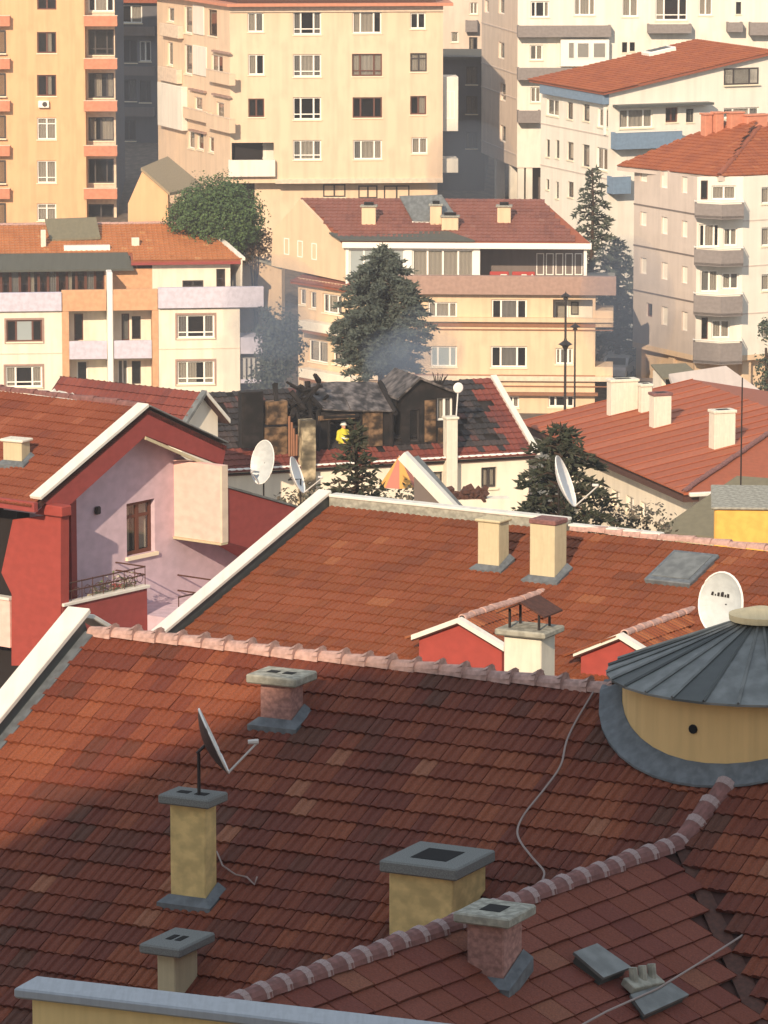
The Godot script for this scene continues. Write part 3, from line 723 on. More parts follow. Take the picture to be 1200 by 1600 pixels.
# ---------------------------------------------------------------- red and pink house on the left
func red_house():
	var je := PY(66, 778, CAM.y - 18.2); var f := frame(je, -52.0); var gy := ground_at(je.z)
	var h := thing("gabled_house", "red and pink gabled house with brown balcony rail and deep roof overhang", "house", Vector3(je.x, gy, je.z))
	var g0 := gy - je.y
	var ap := hz(f, 231, 636); var er := hz(f, 354, 694); var el := Vector3(-0.1, -0.05, 0)
	# fascia under the gable, soffit, white verge coping
	panel(h, "gable_fascia", f, [[66, 784], [231, 641], [354, 697], [348, 727], [228, 681], [97, 800]], 0.0, 0.16, M.dark_red)
	var s := MB.new()
	for e in [[el, ap], [ap, er]]:
		s.slab([e[0] + Vector3(0, -0.25, -0.17), e[1] + Vector3(0, -0.25, -0.17), e[1] + Vector3(0, -0.25, -1.2), e[0] + Vector3(0, -0.25, -1.2)], UP * -0.1)
	add(h, "soffit", s.mesh(), M.lilac_wall, f)
	panel(h, "soffit_trim", f, [[228, 682], [334, 728], [334, 733], [228, 687]], 0.02, 0.05, M.chimney_grey)
	for e in [[el, ap, 0.34, 0.11], [ap, er, 0.2, 0.06]]:
		var d: Vector3 = e[1] - e[0]; var up := Vector3(0, 0, 1).cross(d).normalized()
		var b := MB.new(); b.box(Vector3(0, 0.02, -0.3), Vector3(d.length(), e[3], 0.07), Transform3D(Basis(d.normalized(), up, Vector3.BACK), e[0]), 0.01)
		add(h, "verge_coping", b.mesh(), M.flashing_white if e[2] > 0.3 else M.zinc, f)
	# roof towards the viewer
	var a: Vector3 = f.basis.z; var ja := f * ap; var dn: Vector3 = (f * el - ja).normalized(); var n := dn.cross(a)
	var len_ := (el - ap).length()
	var dk := MB.new(); dk.slab([Vector3.ZERO, dn * (len_ + 0.15), dn * (len_ + 0.15) - a * 14.0, a * -14.0].map(func(q): return q - n * 0.05), UP * -0.14)
	var dr: Vector3 = (f * er - ja)
	dk.slab([Vector3.ZERO, dr, dr - a * 14.0, a * -14.0].map(func(q): return q - UP * 0.05), UP * -0.14)
	var roof := add(h, "roof", dk.mesh(), M.underlay, Transform3D(Basis(), ja))
	var set_ := tile_set("red_house", 0.27, 0.36, tones([[0.209, 0.049, 0.020], [0.237, 0.055, 0.021], [0.259, 0.061, 0.023], [0.275, 0.067, 0.024], [0.297, 0.078, 0.028], [0.330, 0.096, 0.040]]), false)
	lay(roof, ja - a * 13.8, a, dn, 0.0, 13.5, 0.1, len_ + 0.1, 0.27, 0.36, set_, func(_p): return true, 160, 0.01)
	caps(h, ja - a * 13.8, ja - a * 0.2, 0.1, 0.4, M.cap_brown)
	var c := PP(34, 728, Plane(n, n.dot(ja)))
	chimney(h, c, 28, 0.55, 0.4, tall_as(c, 34, 692), M.chimney_grey, M.chimney_white, 0.06, 0.07, 0, M.lead)
	# gutter under the eave and the red pier at the corner
	var ge := f * el
	bx(h, "eave_board", M.dark_red, Transform3D(f.basis, ge), Vector3(-0.25, -0.26, -13.0), Vector3(-0.12, -0.02, 0.05))
	var pr := hx(f, 95, 800, 0.25); var pier := MB.new()
	var pp := []
	for e in [[20, 812], [95, 803], [95, 1040], [18, 1040], [18, 928], [2, 895]]: pp.append(hx(f, e[0], e[1], 0.25))
	pier.slab(pp, Vector3(0.3, 0, 0))
	add(h, "corner_pier", pier.mesh(), M.red_wall, f)
	var cp := MB.new(); var c0 := hx(f, 45, 798, 0.22); var c1 := hx(f, 96, 801, 0.22)
	cp.box(Vector3(0.16, minf(c0.y, c1.y) - 0.05, c0.z), Vector3(0.55, minf(c0.y, c1.y) + 0.22, c1.z + 0.05), Transform3D(), 0.03)
	add(h, "pier_capital", cp.mesh(), M.red_wall, f)
	bx(h, "side_wall", M.dark_red, f, Vector3(1.6, g0, -13), Vector3(1.8, -0.3, -0.5))
	var sb := hx(f, 0, 935, 0.25); var sb2 := hx(f, 17, 930, 0.25)
	bx(h, "side_balcony", M.pink_wall, f, Vector3(0.2, sb.y - 1.2, sb.z - 3.0), Vector3(0.32, sb.y, sb2.z))
	bx(h, "side_coping", M.flashing_white, f, Vector3(0.15, sb.y, sb.z - 3.0), Vector3(0.38, sb.y + 0.07, sb2.z + 0.02))
	# recessed gable wall with window and door
	var z := -0.70; var fw := f * Transform3D(Basis(), Vector3(0, 0, z))
	var wr := prect(fw, 198, 783, 242, 866); var dr2 := prect(fw, 99, 806, 114, 905)
	var body := wall(h, fw, 0.3, er.x - 0.3, g0, -0.2, [wr, dr2], M.lilac_wall, 0.2)
	# upper triangle of that wall
	var tr := MB.new(); tr.slab([Vector3(0.3, -0.2, 0), Vector3(er.x - 0.3, -0.2, 0), Vector3(ap.x, ap.y - 0.25, 0)], Vector3(0, 0, -0.2)); add(h, "gable_wall", tr.mesh(), M.lilac_wall, fw)
	bx(h, "interior", M.interior, fw, Vector3(0.6, g0, -6), Vector3(er.x - 0.4, -0.4, -0.7))
	win(h, fw, wr, "b2hc^")
	win(h, fw, dr2, "b1dn")
	var ox := hz(f, 150, 797, z); bx(h, "wall_lamp", M.steel_dark, f, Vector3(ox.x - 0.08, ox.y - 0.1, z), Vector3(ox.x + 0.08, ox.y + 0.1, z + 0.12), 0.03)
	# bay on the right: pink side and red front with a sloping top
	var bz := 0.95; var bl := hz(f, 272, 790, z).x; var b0 := hx(f, 345, 848, bl); bz = b0.z
	var bt := hx(f, 345, 728, bl).y; var bb := b0.y
	var bay := MB.new(); bay.box(Vector3(bl, bb, z), Vector3(bl + 0.22, bt, bz)); add(h, "bay", bay.mesh(), M.pink_wall, f)
	wall(h, fw, er.x - 0.3, er.x + 3.0, g0, bb + 0.05, [], M.lilac_wall, 0.2, "lower_wall")
	bx(h, "bay_sill", M.chimney_grey, f, Vector3(bl - 0.05, bb - 0.06, z), Vector3(bl + 0.22, bb - 0.002, bz + 0.05))
	var q := []
	for e in [[345, 764], [480, 798], [480, 905], [400, 859], [345, 849]]: q.append(hz(f, e[0], e[1], bz + 0.02))
	q[0].x = bl + 0.225; q[4].x = bl + 0.225
	var rm := MB.new(); rm.slab(q, Vector3(0, 0, -bz - 0.5)); add(h, "bay_front", rm.mesh(), M.dark_red, f)
	var cm := MB.new(); cm.slab([q[0] + Vector3(0, 0.06, 0.05), q[1] + Vector3(0, 0.06, 0.05), q[1] + Vector3(0, 0.06, -0.4), q[0] + Vector3(0, 0.06, -0.4)], UP * -0.055); add(h, "bay_coping", cm.mesh(), M.zinc, f)
	bx(h, "corner_trim", M.peach_trim, f, Vector3(bl - 0.01, bb, bz + 0.002), Vector3(bl + 0.224, bt, bz + 0.06))
	# balcony: red parapet, white coping, rail
	var pz := 0.35; var p0 := hz(f, 98, 948, pz); var p1 := hz(f, 230, 905, pz)
	var py := p0.y; var pb := hz(f, 165, 1010, pz).y
	bx(h, "balcony", M.dark_red, f, Vector3(p0.x, pb, pz - 0.14), Vector3(p1.x, py, pz), 0.01)
	bx(h, "balcony_coping", M.flashing_white, f, Vector3(p0.x - 0.02, py, pz - 0.2), Vector3(p1.x + 0.05, py + 0.08, pz + 0.06), 0.01)
	bx(h, "balcony_side", M.dark_red, f, Vector3(p1.x - 0.14, pb, z), Vector3(p1.x, py, pz - 0.14))
	bx(h, "balcony_floor", M.concrete, f, Vector3(p0.x, py - 1.0, z), Vector3(p1.x, py - 0.85, pz - 0.14))
	var rail := MB.new(); var ry := py + 0.08
	for k in [0.45, 0.9]: rail.tube([Vector3(p0.x, ry + 0.45 * k + 0.05, pz - 0.07), Vector3(p1.x, ry + 0.45 * k + 0.05, pz - 0.07), Vector3(p1.x, ry + 0.45 * k + 0.05, z)], 0.02, 0.02, 5)
	for k in 9:
		var x := lerpf(p0.x, p1.x, k / 8.0); rail.tube([Vector3(x, ry, pz - 0.07), Vector3(x, ry + 0.48, pz - 0.07)], 0.014, 0.014, 4)
		if k < 8:
			var ring := []
			for j in 9: ring.append(Vector3(x + (p1.x - p0.x) / 16.0 + 0.12 * cos(TAU * j / 8), ry + 0.2 + 0.12 * sin(TAU * j / 8), pz - 0.07))
			rail.tube(ring, 0.01, 0.01, 4)
	add(h, "balcony_rail", rail.mesh(), M.rust, f)
	# lower terrace with its own rail
	var lp := hz(f, 235, 945, 1.4); var lt := MB.new()
	bx(h, "terrace", M.lilac_wall, f, Vector3(p1.x, lp.y - 2.0, z), Vector3(er.x + 2.5, lp.y - 0.55, 1.4))
	for k in [0.0, 0.4]: lt.tube([Vector3(p1.x + 0.1, lp.y - k, 1.3), Vector3(p1.x + 2.4, lp.y - k, 1.3), Vector3(p1.x + 2.4, lp.y - k, z)], 0.022, 0.022, 5)
	for k in 5: lt.tube([Vector3(p1.x + 0.1 + k * 0.575, lp.y - 0.55, 1.3), Vector3(p1.x + 0.1 + k * 0.575, lp.y, 1.3)], 0.018, 0.018, 4)
	add(h, "terrace_rail", lt.mesh(), M.rust, f)
	# plants on the balcony
	var pots := MB.new()
	for k in 260:
		var cpt := Vector3(rng.randf_range(lerpf(p0.x, p1.x, 0.45), lerpf(p0.x, p1.x, 0.95)), ry + rng.randf_range(0.0, 0.42) * rng.randf(), pz - 0.25 + rng.randf_range(-0.14, 0.1))
		var d := Vector3(rng.randf_range(-1, 1), rng.randf_range(-0.4, 1), rng.randf_range(-1, 1)).normalized() * 0.07; var e := d.cross(UP).normalized() * 0.03
		pots.col = Color(0.42, 0.38, 0.30) if k % 3 else Color(0.12, 0.16, 0.06)
		pots.quad(cpt - e, cpt + d * 0.5 - e * 1.5, cpt + d, cpt + d * 0.5 + e * 1.5)
	var pl := thing("balcony_plant", "pale flowering plants along the red house's balcony rail", "plant", f * Vector3((p0.x + p1.x) / 2, py, pz - 0.25))
	add(pl, "foliage", pots.mesh(), M.leaf, f)
	bx(pl, "planter", M.chimney_grey, f, Vector3(lerpf(p0.x, p1.x, 0.42), py - 0.3, pz - 0.4), Vector3(lerpf(p0.x, p1.x, 0.97), py + 0.06, pz - 0.21), 0.02)

# ---------------------------------------------------------------- house with the burnt attic, firefighter in the dormer
func burnt_house():
	var o := PD(352, 716, 176.0); var gy := ground_at(-178.0); o.y = gy
	var f := frame(o, -20.0); var he := hz(f, 700, 714).y; var u1 := hz(f, 826, 740).x
	var h := thing("burnt_house", "white house with its attic burnt out, charred dormers and half-blackened red roof", "house", o)
	facade(h, f, 0, u1, -0.5, he - 0.12, M.cream_white, [[752, 730, 776, 762, "k2cc"], [676, 737, 692, 762, "k1c"]])
	wall(h, frame(f * Vector3(u1, 0, -11), 70.0), 0, 0.1, -0.5, he, [], M.cream_white)
	bx(h, "wall_core", M.cream_white, f, Vector3(0.02, -0.5, -10.5), Vector3(u1 - 0.02, he - 0.16, -0.75))
	bx(h, "gutter", M.white_frame, f, Vector3(-0.2, he - 0.1, 0.05), Vector3(u1 + 0.25, he + 0.06, 0.32), 0.03)
	bx(h, "eave_board", M.brown_frame, f, Vector3(-0.2, he - 0.26, -0.1), Vector3(u1 + 0.2, he - 0.101, 0.1))
	# roof slope, red at the right and blackened towards the fire
	var s := 0.50; var dn := Vector3(0, -s, 1).normalized(); var top := 4.9
	var n: Vector3 = f.basis * dn.cross(Vector3.RIGHT); var e0: Vector3 = f * Vector3(0, he, 0.2); var pl := Plane(n, n.dot(e0))
	var ul := hz(f, 600, 700).x; var dk := MB.new()
	var up := -dn * (top / dn.z)
	dk.slab([Vector3(0, he - 0.05, 0.2), Vector3(u1 + 0.2, he - 0.05, 0.2), Vector3(u1 + 0.2, he - 0.05, 0.2) + up, Vector3(0, he - 0.05, 0.2) + up], UP * -0.14)
	dk.slab([Vector3(0, he - 0.05, 0.2) + up, Vector3(u1 + 0.2, he - 0.05, 0.2) + up, Vector3(u1 + 0.2, he - 0.05, -9.8), Vector3(0, he - 0.05, -9.8)], UP * -0.14)
	var roof := add(h, "roof", dk.mesh(), M.char, f)
	var red := tile_set("burnt_red", 0.3, 0.4, tones([[0.187, 0.044, 0.032], [0.220, 0.050, 0.034], [0.248, 0.056, 0.036], [0.264, 0.064, 0.041], [0.220, 0.072, 0.049]]), true)
	var blk := tile_set("burnt_black", 0.3, 0.4, tones([[0.02, 0.018, 0.018], [0.03, 0.027, 0.026], [0.045, 0.038, 0.036], [0.07, 0.05, 0.045], [0.12, 0.05, 0.042]]), true)
	var a: Vector3 = f.basis.x; var dg: Vector3 = f.basis * dn; var st: Vector3 = f * (Vector3(0, he, 0.2) + up)
	var edge := func(p: Vector3) -> bool:
		var q := seen(p); var e := 740.0 + (q.y - 600.0) * 0.55 + 9.0 * sin(q.y * 0.21) + 7.0 * sin(q.y * 0.5)
		return q.x > e or q.y > 700.0 - 3.0 * sin(q.x * 0.4)
	lay(roof, st, a, dg, 0.0, u1 + 0.1, 0.05, up.length(), 0.3, 0.4, red, func(p): return edge.call(p), 0, 0.01)
	lay(roof, st, a, dg, 0.0, u1 + 0.1, 0.05, up.length(), 0.3, 0.4, blk, func(p): return not edge.call(p) and grain.get_noise_3dv(p * 3.0) > -0.33, 0, 0.06)
	var v0 := Vector3(u1 + 0.12, he, 0.3); var vb := MB.new(); vb.slab([v0, v0 + Vector3(0.26, 0, 0), v0 + up + Vector3(0.26, 0, 0), v0 + up].map(func(q): return q + UP * 0.12), UP * -0.2); add(h, "verge_coping", vb.mesh(), M.flashing_white, f)
	# dormer with the tin roof
	var z := -0.7; var fz := f * Transform3D(Basis(), Vector3(0, 0, z))
	var hole := prect(fz, 516, 655, 562, 706); var dw := prect(fz, 497, 641, 612, 715)
	var d1 := wall(h, fz, dw.position.x, dw.end.x, dw.position.y, dw.end.y, [hole], M.char, 0.25, "dormer"); d1.set_meta("label", "charred dormer with bent tin roof, firefighter in its opening")
	var ft := func(px, py, zz): return hz(f, px, py, zz)
	var tin := [[505, 639, 470, 603], [527, 640, 500, 598], [549, 641, 527, 596], [571, 641, 551, 597], [593, 641, 574, 596], [615, 642, 594, 598]]
	for i in range(1, tin.size()):
		var m := MB.new(); var p: Array = tin[i - 1]; var q: Array = tin[i]
		var j := 0.10 * sin(i * 2.3)
		m.slab([ft.call(p[0], p[1], z + 0.25), ft.call(q[0], q[1], z + 0.25 + j), ft.call(q[2], q[3], z - 2.1), ft.call(p[2], p[3], z - 2.1)], UP * -0.05)
		add(d1, "tin_sheet", m.mesh(), M.char_tin, f)
	var bb := MB.new()
	for e in [[594, 597, 618, 646, -2.0, 0.3, 0.12], [498, 640, 498, 714, 0.04, 0.04, 0.09], [612, 642, 612, 716, 0.04, 0.04, 0.09], [470, 603, 456, 650, -1.2, 0.1, 0.12], [505, 652, 560, 650, 0.08, 0.08, 0.10], [514, 655, 514, 706, 0.06, 0.06, 0.05]]:
		bb.tube([ft.call(e[0], e[1], z + e[4]), ft.call(e[2], e[3], z + e[5])], e[6], e[6], 4)
	add(d1, "charred_beam", bb.mesh(), M.char, f)
	var lp := prect(fz, 566, 640, 597, 697); bx(d1, "door_leaf", M.char_wood, fz, Vector3(lp.position.x, lp.position.y, 0.03), Vector3(lp.end.x, lp.end.y, 0.09), 0.01)
	var lw := prect(fz, 496, 648, 553, 655); bx(d1, "lintel_board", M.char_wood, fz, Vector3(lw.position.x, lw.position.y, 0.05), Vector3(lw.end.x, lw.end.y, 0.12))
	bx(d1, "dormer_room", M.char, fz, Vector3(dw.position.x + 0.1, dw.position.y, -2.6), Vector3(dw.end.x - 0.1, dw.end.y - 0.1, -1.6))
	bx(d1, "dormer_cheek", M.char, fz, Vector3(dw.position.x, dw.position.y, -2.6), Vector3(dw.position.x + 0.12, dw.end.y - 0.05, -0.252))
	bx(d1, "dormer_cheek", M.char, fz, Vector3(dw.end.x - 0.12, dw.position.y, -2.6), Vector3(dw.end.x, dw.end.y - 0.05, -0.252))
	# second dormer, blackened
	var w2 := prect(fz, 626, 612, 712, 716); var h2 := prect(fz, 683, 620, 708, 657); var h3 := prect(fz, 640, 640, 656, 690)
	var d2 := wall(h, fz, w2.position.x, w2.end.x, w2.position.y, w2.end.y, [h2, h3], M.char, 0.2, "dormer"); d2.set_meta("label", "blackened peaked dormer with two window leaves, beside the white chimney")
	win(d2, fz, h2, "w2cgn"); win(d2, fz, h3, "k1dn")
	bx(d2, "dormer_room", M.char, fz, Vector3(w2.position.x + 0.02, w2.position.y, -3), Vector3(w2.end.x - 0.02, w2.end.y, -0.6))
	for e in [[[622, 622], [657, 589]], [[657, 589], [714, 612]]]:
		var p0: Vector3 = ft.call(e[0][0], e[0][1], z + 0.2); var p1: Vector3 = ft.call(e[1][0], e[1][1], z + 0.2); var m := MB.new()
		m.slab([p0, p1, p1 + Vector3(0, 0, -3.0), p0 + Vector3(0, 0, -3.0)], UP * -0.1); add(d2, "dormer_roof", m.mesh(), M.char_tin, f)
		m = MB.new(); m.slab([Vector3(p0.x, w2.end.y - 0.3, z - 0.02), Vector3(p1.x, w2.end.y - 0.3, z - 0.02), p1 + Vector3(0, -0.1, -0.22), p0 + Vector3(0, -0.1, -0.22)], Vector3(0, 0, -0.1)); add(d2, "gable_board", m.mesh(), M.char, f)
	var pnl := prect(fz, 663, 625, 680, 690); bx(d2, "scorched_panel", M.char_wood, fz, Vector3(pnl.position.x, pnl.position.y, 0.01), Vector3(pnl.end.x, pnl.end.y, 0.06))
	pnl = prect(fz, 684, 668, 697, 705); bx(d2, "scorched_panel", M.char_wood, fz, Vector3(pnl.position.x, pnl.position.y, 0.01), Vector3(pnl.end.x, pnl.end.y, 0.06))
	var tw := MB.new()
	for k in 7: tw.tube([ft.call(682 + k, 606, z - 0.3), ft.call(676 + k * 4, 582 + (k * 5) % 9, z - 0.3)], 0.04, 0.02, 3)
	add(d2, "charred_beam", tw.mesh(), M.char, f)
	var lamp := MB.new(); var lc: Vector3 = ft.call(716, 606, z + 0.5)
	lamp.lathe([Vector2(0, -0.04), Vector2(0.2, -0.03), Vector2(0.22, 0.0), Vector2(0.18, 0.03), Vector2(0, 0.04)], 14, Transform3D(Basis(Vector3.RIGHT, PI / 2), lc)); lamp.tube([lc, lc + Vector3(0, -1.6, -0.3)], 0.03, 0.03, 5)
	add(d2, "small_dish", lamp.mesh(), M.dish_white, f)
	# burnt remains of the left end: posts, box, wall stubs
	var z2 := -0.5
	for e in [["wall_stub", 417, 627, 450, 664, M.char_wood], ["wall_stub", 414, 668, 450, 714, M.char_wood], ["wall_stub", 378, 612, 412, 700, M.char], ["wall_stub", 452, 668, 470, 716, M.char]]:
		var r := prect(f, e[1], e[2], e[3], e[4], z2); bx(h, e[0], e[5], f, Vector3(r.position.x, r.position.y, z2 - 0.5), Vector3(r.end.x, r.end.y, z2), 0.03)
	var fr := MB.new()
	for e in [[455, 612, 478, 640], [456, 650, 500, 600], [470, 604, 505, 640], [480, 596, 486, 655], [452, 625, 470, 660], [498, 596, 492, 586], [430, 600, 432, 628]]:
		fr.tube([ft.call(e[0], e[1], z2 - 0.6), ft.call(e[2], e[3], z2 - 0.1)], 0.13, 0.09, 5)
	add(h, "charred_rafters", fr.mesh(), M.char, f)
	var cd := MB.new()
	for k in 26:
		var p: Vector3 = ft.call(rng.randf_range(452, 506), rng.randf_range(602, 664), z2 - rng.randf_range(0.2, 1.6)); var d := Vector3(rng.randf_range(-1, 1), rng.randf_range(-0.7, 0.7), rng.randf_range(-0.6, 0.6)).normalized()
		cd.tube([p - d * 0.4, p + d * 0.45], 0.07, 0.05, 4)
	var deb := add(h, "charred_debris", cd.mesh(), M.char, f); deb.set_meta("kind", "stuff")
	# chimneys against the front wall
	var r1 := prect(f, 470, 656, 492, 775, 0.35); bx(h, "chimney", M.soot_wall, f, Vector3(r1.position.x, -0.4, 0.0), Vector3(r1.end.x, r1.end.y, 0.5), 0.02).set_meta("label", "soot-stained pale chimney stack")
	r1 = prect(f, 697, 655, 714, 775, 0.35); var wc := bx(h, "chimney", M.chimney_white, f, Vector3(r1.position.x, -0.4, 0.0), Vector3(r1.end.x, r1.end.y, 0.45), 0.02); wc.set_meta("label", "clean white chimney stack up the front wall")
	bx(wc, "chimney_cap", M.chimney_white, f, Vector3(r1.position.x - 0.05, r1.end.y, -0.05), Vector3(r1.end.x + 0.05, r1.end.y + 0.1, 0.5), 0.02)
	var mp := prect(f, 452, 650, 466, 712, 0.3); var pp := MB.new()
	for k in 4: pp.tube([Vector3(mp.position.x + k * 0.1, mp.position.y, 0.3), Vector3(mp.position.x + k * 0.1 + 0.05 * sin(k * 3.0), mp.end.y - 0.25 * k, 0.3)], 0.05, 0.05, 6)
	add(h, "flue_pipe", pp.mesh(), M.brown_line, f)
	# the firefighter in the opening
	firefighter(f, hole, z)
	# small white-gabled neighbour on the left
	var no := PD(291, 700, 168.0); no.y = ground_at(-168.0); var nf := frame(no, -52.0)
	var nh := thing("gabled_house", "small white-gabled house with red roof behind the red house's ridge", "house", no)
	var gl := hz(nf, 284, 660); var gt := hz(nf, 312, 616); var hw := gt.x - gl.x
	var gm := MB.new(); gm.slab([Vector3(gt.x - hw, -0.4, 0), Vector3(gt.x + hw, -0.4, 0), Vector3(gt.x + hw, gl.y, 0), gt, Vector3(gt.x - hw, gl.y, 0)], Vector3(0, 0, -7)); add(nh, "wall", gm.mesh(), M.cream_white, nf)
	for sg in [-1.0, 1.0]:
		var dn2 := (Vector3(gt.x + sg * hw, gl.y, 0) - gt) * 1.32; var q := MB.new(); var t2 := gt + Vector3(0, 0.08, 0.3)
		q.slab([t2, t2 + dn2, t2 + dn2 + Vector3(0, 0, -7.4), t2 + Vector3(0, 0, -7.4)], UP * -0.1)
		var nr := add(nh, "roof", q.mesh(), M.underlay, nf)
		var al: Vector3 = nf.basis.z * (1.0 if sg < 0 else -1.0); var so: Vector3 = nf * (t2 + Vector3(0, 0.02, -7.3 if sg < 0 else -0.3))
		lay(nr, so, al, nf.basis * dn2.normalized(), 0, 7.0, 0.05, dn2.length(), 0.3, 0.4, red, func(_p): return true, 0, 0.01)
		var vq := MB.new(); vq.slab([t2 + Vector3(0, 0.1, 0.05), t2 + dn2 + Vector3(0, 0.1, 0.05), t2 + dn2 + Vector3(0, 0.1, -0.2), t2 + Vector3(0, 0.1, -0.2)], UP * -0.16); add(nh, "verge_coping", vq.mesh(), M.flashing_white if sg > 0 else M.zinc, nf)

# smooth union of tapered capsules meshed as surface nets: bones [a, b, ra, rb]
func net(bones: Array, cell: float, soft: float) -> MB:
	var lo := Vector3(1e9, 1e9, 1e9); var hi := -lo
	for b in bones:
		for k in 2: lo = lo.min(b[k] - Vector3.ONE * (b[2 + k] + cell * 2)); hi = hi.max(b[k] + Vector3.ONE * (b[2 + k] + cell * 2))
	var nx := int((hi.x - lo.x) / cell) + 2; var ny := int((hi.y - lo.y) / cell) + 2; var nz := int((hi.z - lo.z) / cell) + 2
	var d := PackedFloat32Array(); d.resize(nx * ny * nz)
	for k in nz:
		for j in ny:
			for i in nx:
				var p := lo + Vector3(i, j, k) * cell; var acc := 0.0
				for b in bones:
					var ab: Vector3 = b[1] - b[0]; var t := clampf((p - b[0]).dot(ab) / maxf(ab.length_squared(), 1e-6), 0, 1)
					var dist: float = p.distance_to(b[0] + ab * t) - lerpf(b[2], b[3], t)
					acc += exp(-minf(dist, 1.0) / soft)
				d[(k * ny + j) * nx + i] = -soft * log(acc + 1e-12)
	var vert := {}
	for k in nz - 1:
		for j in ny - 1:
			for i in nx - 1:
				var c := Vector3.ZERO; var cnt := 0
				for e in 12:
					var ax := e / 4; var q := e % 4; var p0 := [0, 0, 0]
					p0[(ax + 1) % 3] = q & 1; p0[(ax + 2) % 3] = q >> 1
					var p1 := p0.duplicate(); p1[ax] = 1
					var d0 := d[((k + p0[2]) * ny + j + p0[1]) * nx + i + p0[0]]; var d1 := d[((k + p1[2]) * ny + j + p1[1]) * nx + i + p1[0]]
					if (d0 < 0) != (d1 < 0):
						c += Vector3(p0[0], p0[1], p0[2]).lerp(Vector3(p1[0], p1[1], p1[2]), d0 / (d0 - d1)); cnt += 1
				if cnt: vert[(k * ny + j) * nx + i] = lo + (Vector3(i, j, k) + c / cnt) * cell
	var out := MB.new(); var step := [1, nx, nx * ny]
	for k in range(1, nz - 1):
		for j in range(1, ny - 1):
			for i in range(1, nx - 1):
				var id := (k * ny + j) * nx + i
				for ax in 3:
					var d0 := d[id]; var d1 := d[id + step[ax]]
					if (d0 < 0) == (d1 < 0): continue
					var u: int = step[(ax + 1) % 3]; var w: int = step[(ax + 2) % 3]
					var dir := Vector3.ZERO; dir[ax] = 1.0 if d0 < 0 else -1.0
					if vert.has(id) and vert.has(id - u) and vert.has(id - w) and vert.has(id - u - w):
						out.quad(vert[id], vert[id - u], vert[id - u - w], vert[id - w], dir)
	return out
func firefighter(f: Transform3D, hole: Rect2, z: float):
	var feet := hz(f, 536, 700, z - 0.35); feet.y = hole.position.y - 0.62
	var x := Transform3D(f.basis * Basis(UP, 0.25), f * feet)
	var p := thing("person", "firefighter in white helmet and yellow jacket standing in the burnt dormer opening", "person", x.origin)
	var hip := Vector3(0, 0.92, 0); var neck := Vector3(0, 1.46, 0.03)
	var bones := [[hip, Vector3(0, 1.2, 0.01), 0.17, 0.19], [Vector3(0, 1.2, 0.01), Vector3(0, 1.38, 0.01), 0.19, 0.15], [Vector3(-0.15, 1.38, 0), Vector3(0.15, 1.38, 0), 0.10, 0.10], [neck, neck + UP * 0.1, 0.07, 0.065]]
	for s in [-1.0, 1.0]:
		bones.append([Vector3(s * 0.20, 1.38, 0), Vector3(s * 0.29, 1.12, 0.06), 0.085, 0.07]); bones.append([Vector3(s * 0.29, 1.12, 0.06), Vector3(s * 0.16, 0.98, 0.27), 0.07, 0.05])
		bones.append([Vector3(s * 0.1, 0.9, 0), Vector3(s * 0.11, 0.48, 0.02), 0.115, 0.085]); bones.append([Vector3(s * 0.11, 0.48, 0.02), Vector3(s * 0.12, 0.08, -0.02), 0.085, 0.06]); bones.append([Vector3(s * 0.12, 0.06, -0.03), Vector3(s * 0.13, 0.05, 0.16), 0.055, 0.045])
	var m := net(bones, 0.028, 0.022); add(p, "body", m.mesh(), M.jacket, x)
	var hd := net([[Vector3(0, 1.60, 0.04), Vector3(0, 1.68, 0.03), 0.082, 0.095], [Vector3(0, 1.55, 0.08), Vector3(0, 1.56, 0.09), 0.05, 0.05], [Vector3(0, 1.61, 0.13), Vector3(0, 1.59, 0.145), 0.012, 0.018]], 0.016, 0.014)
	add(p, "head", hd.mesh(), M.skin, x)
	var he := MB.new(); he.lathe([Vector2(0.155, 0.0), Vector2(0.125, 0.012), Vector2(0.12, 0.06), Vector2(0.09, 0.12), Vector2(0.04, 0.15), Vector2(0, 0.155)], 14, x.affine_inverse() * x * Transform3D(Basis(), Vector3(0, 1.67, 0.03)))
	add(p, "helmet", he.mesh(), M.helmet, x)
	var hands := MB.new()
	for s in [-1.0, 1.0]:
		var w := Vector3(s * 0.16, 0.98, 0.27); hands.tube([w, w + Vector3(-s * 0.03, -0.03, 0.08)], 0.042, 0.038, 6)
		for k in 4: hands.tube([w + Vector3(-s * 0.03 + (k - 1.5) * 0.019, -0.03, 0.08), w + Vector3(-s * 0.04 + (k - 1.5) * 0.019, -0.04, 0.12), w + Vector3(-s * 0.04 + (k - 1.5) * 0.018, -0.08, 0.13 - absf(k - 1.5) * 0.006)], 0.010, 0.008, 4)
		hands.tube([w + Vector3(-s * 0.035, 0.0, 0.03), w + Vector3(-s * 0.075, 0.0, 0.075)], 0.012, 0.009, 4)
	add(p, "hands", hands.mesh(), M.skin, x)
	var bd := MB.new(); bd.lathe([Vector2(0.212, 1.12), Vector2(0.216, 1.2)], 16)
	add(p, "reflective_band", bd.mesh(), M.helmet, x)

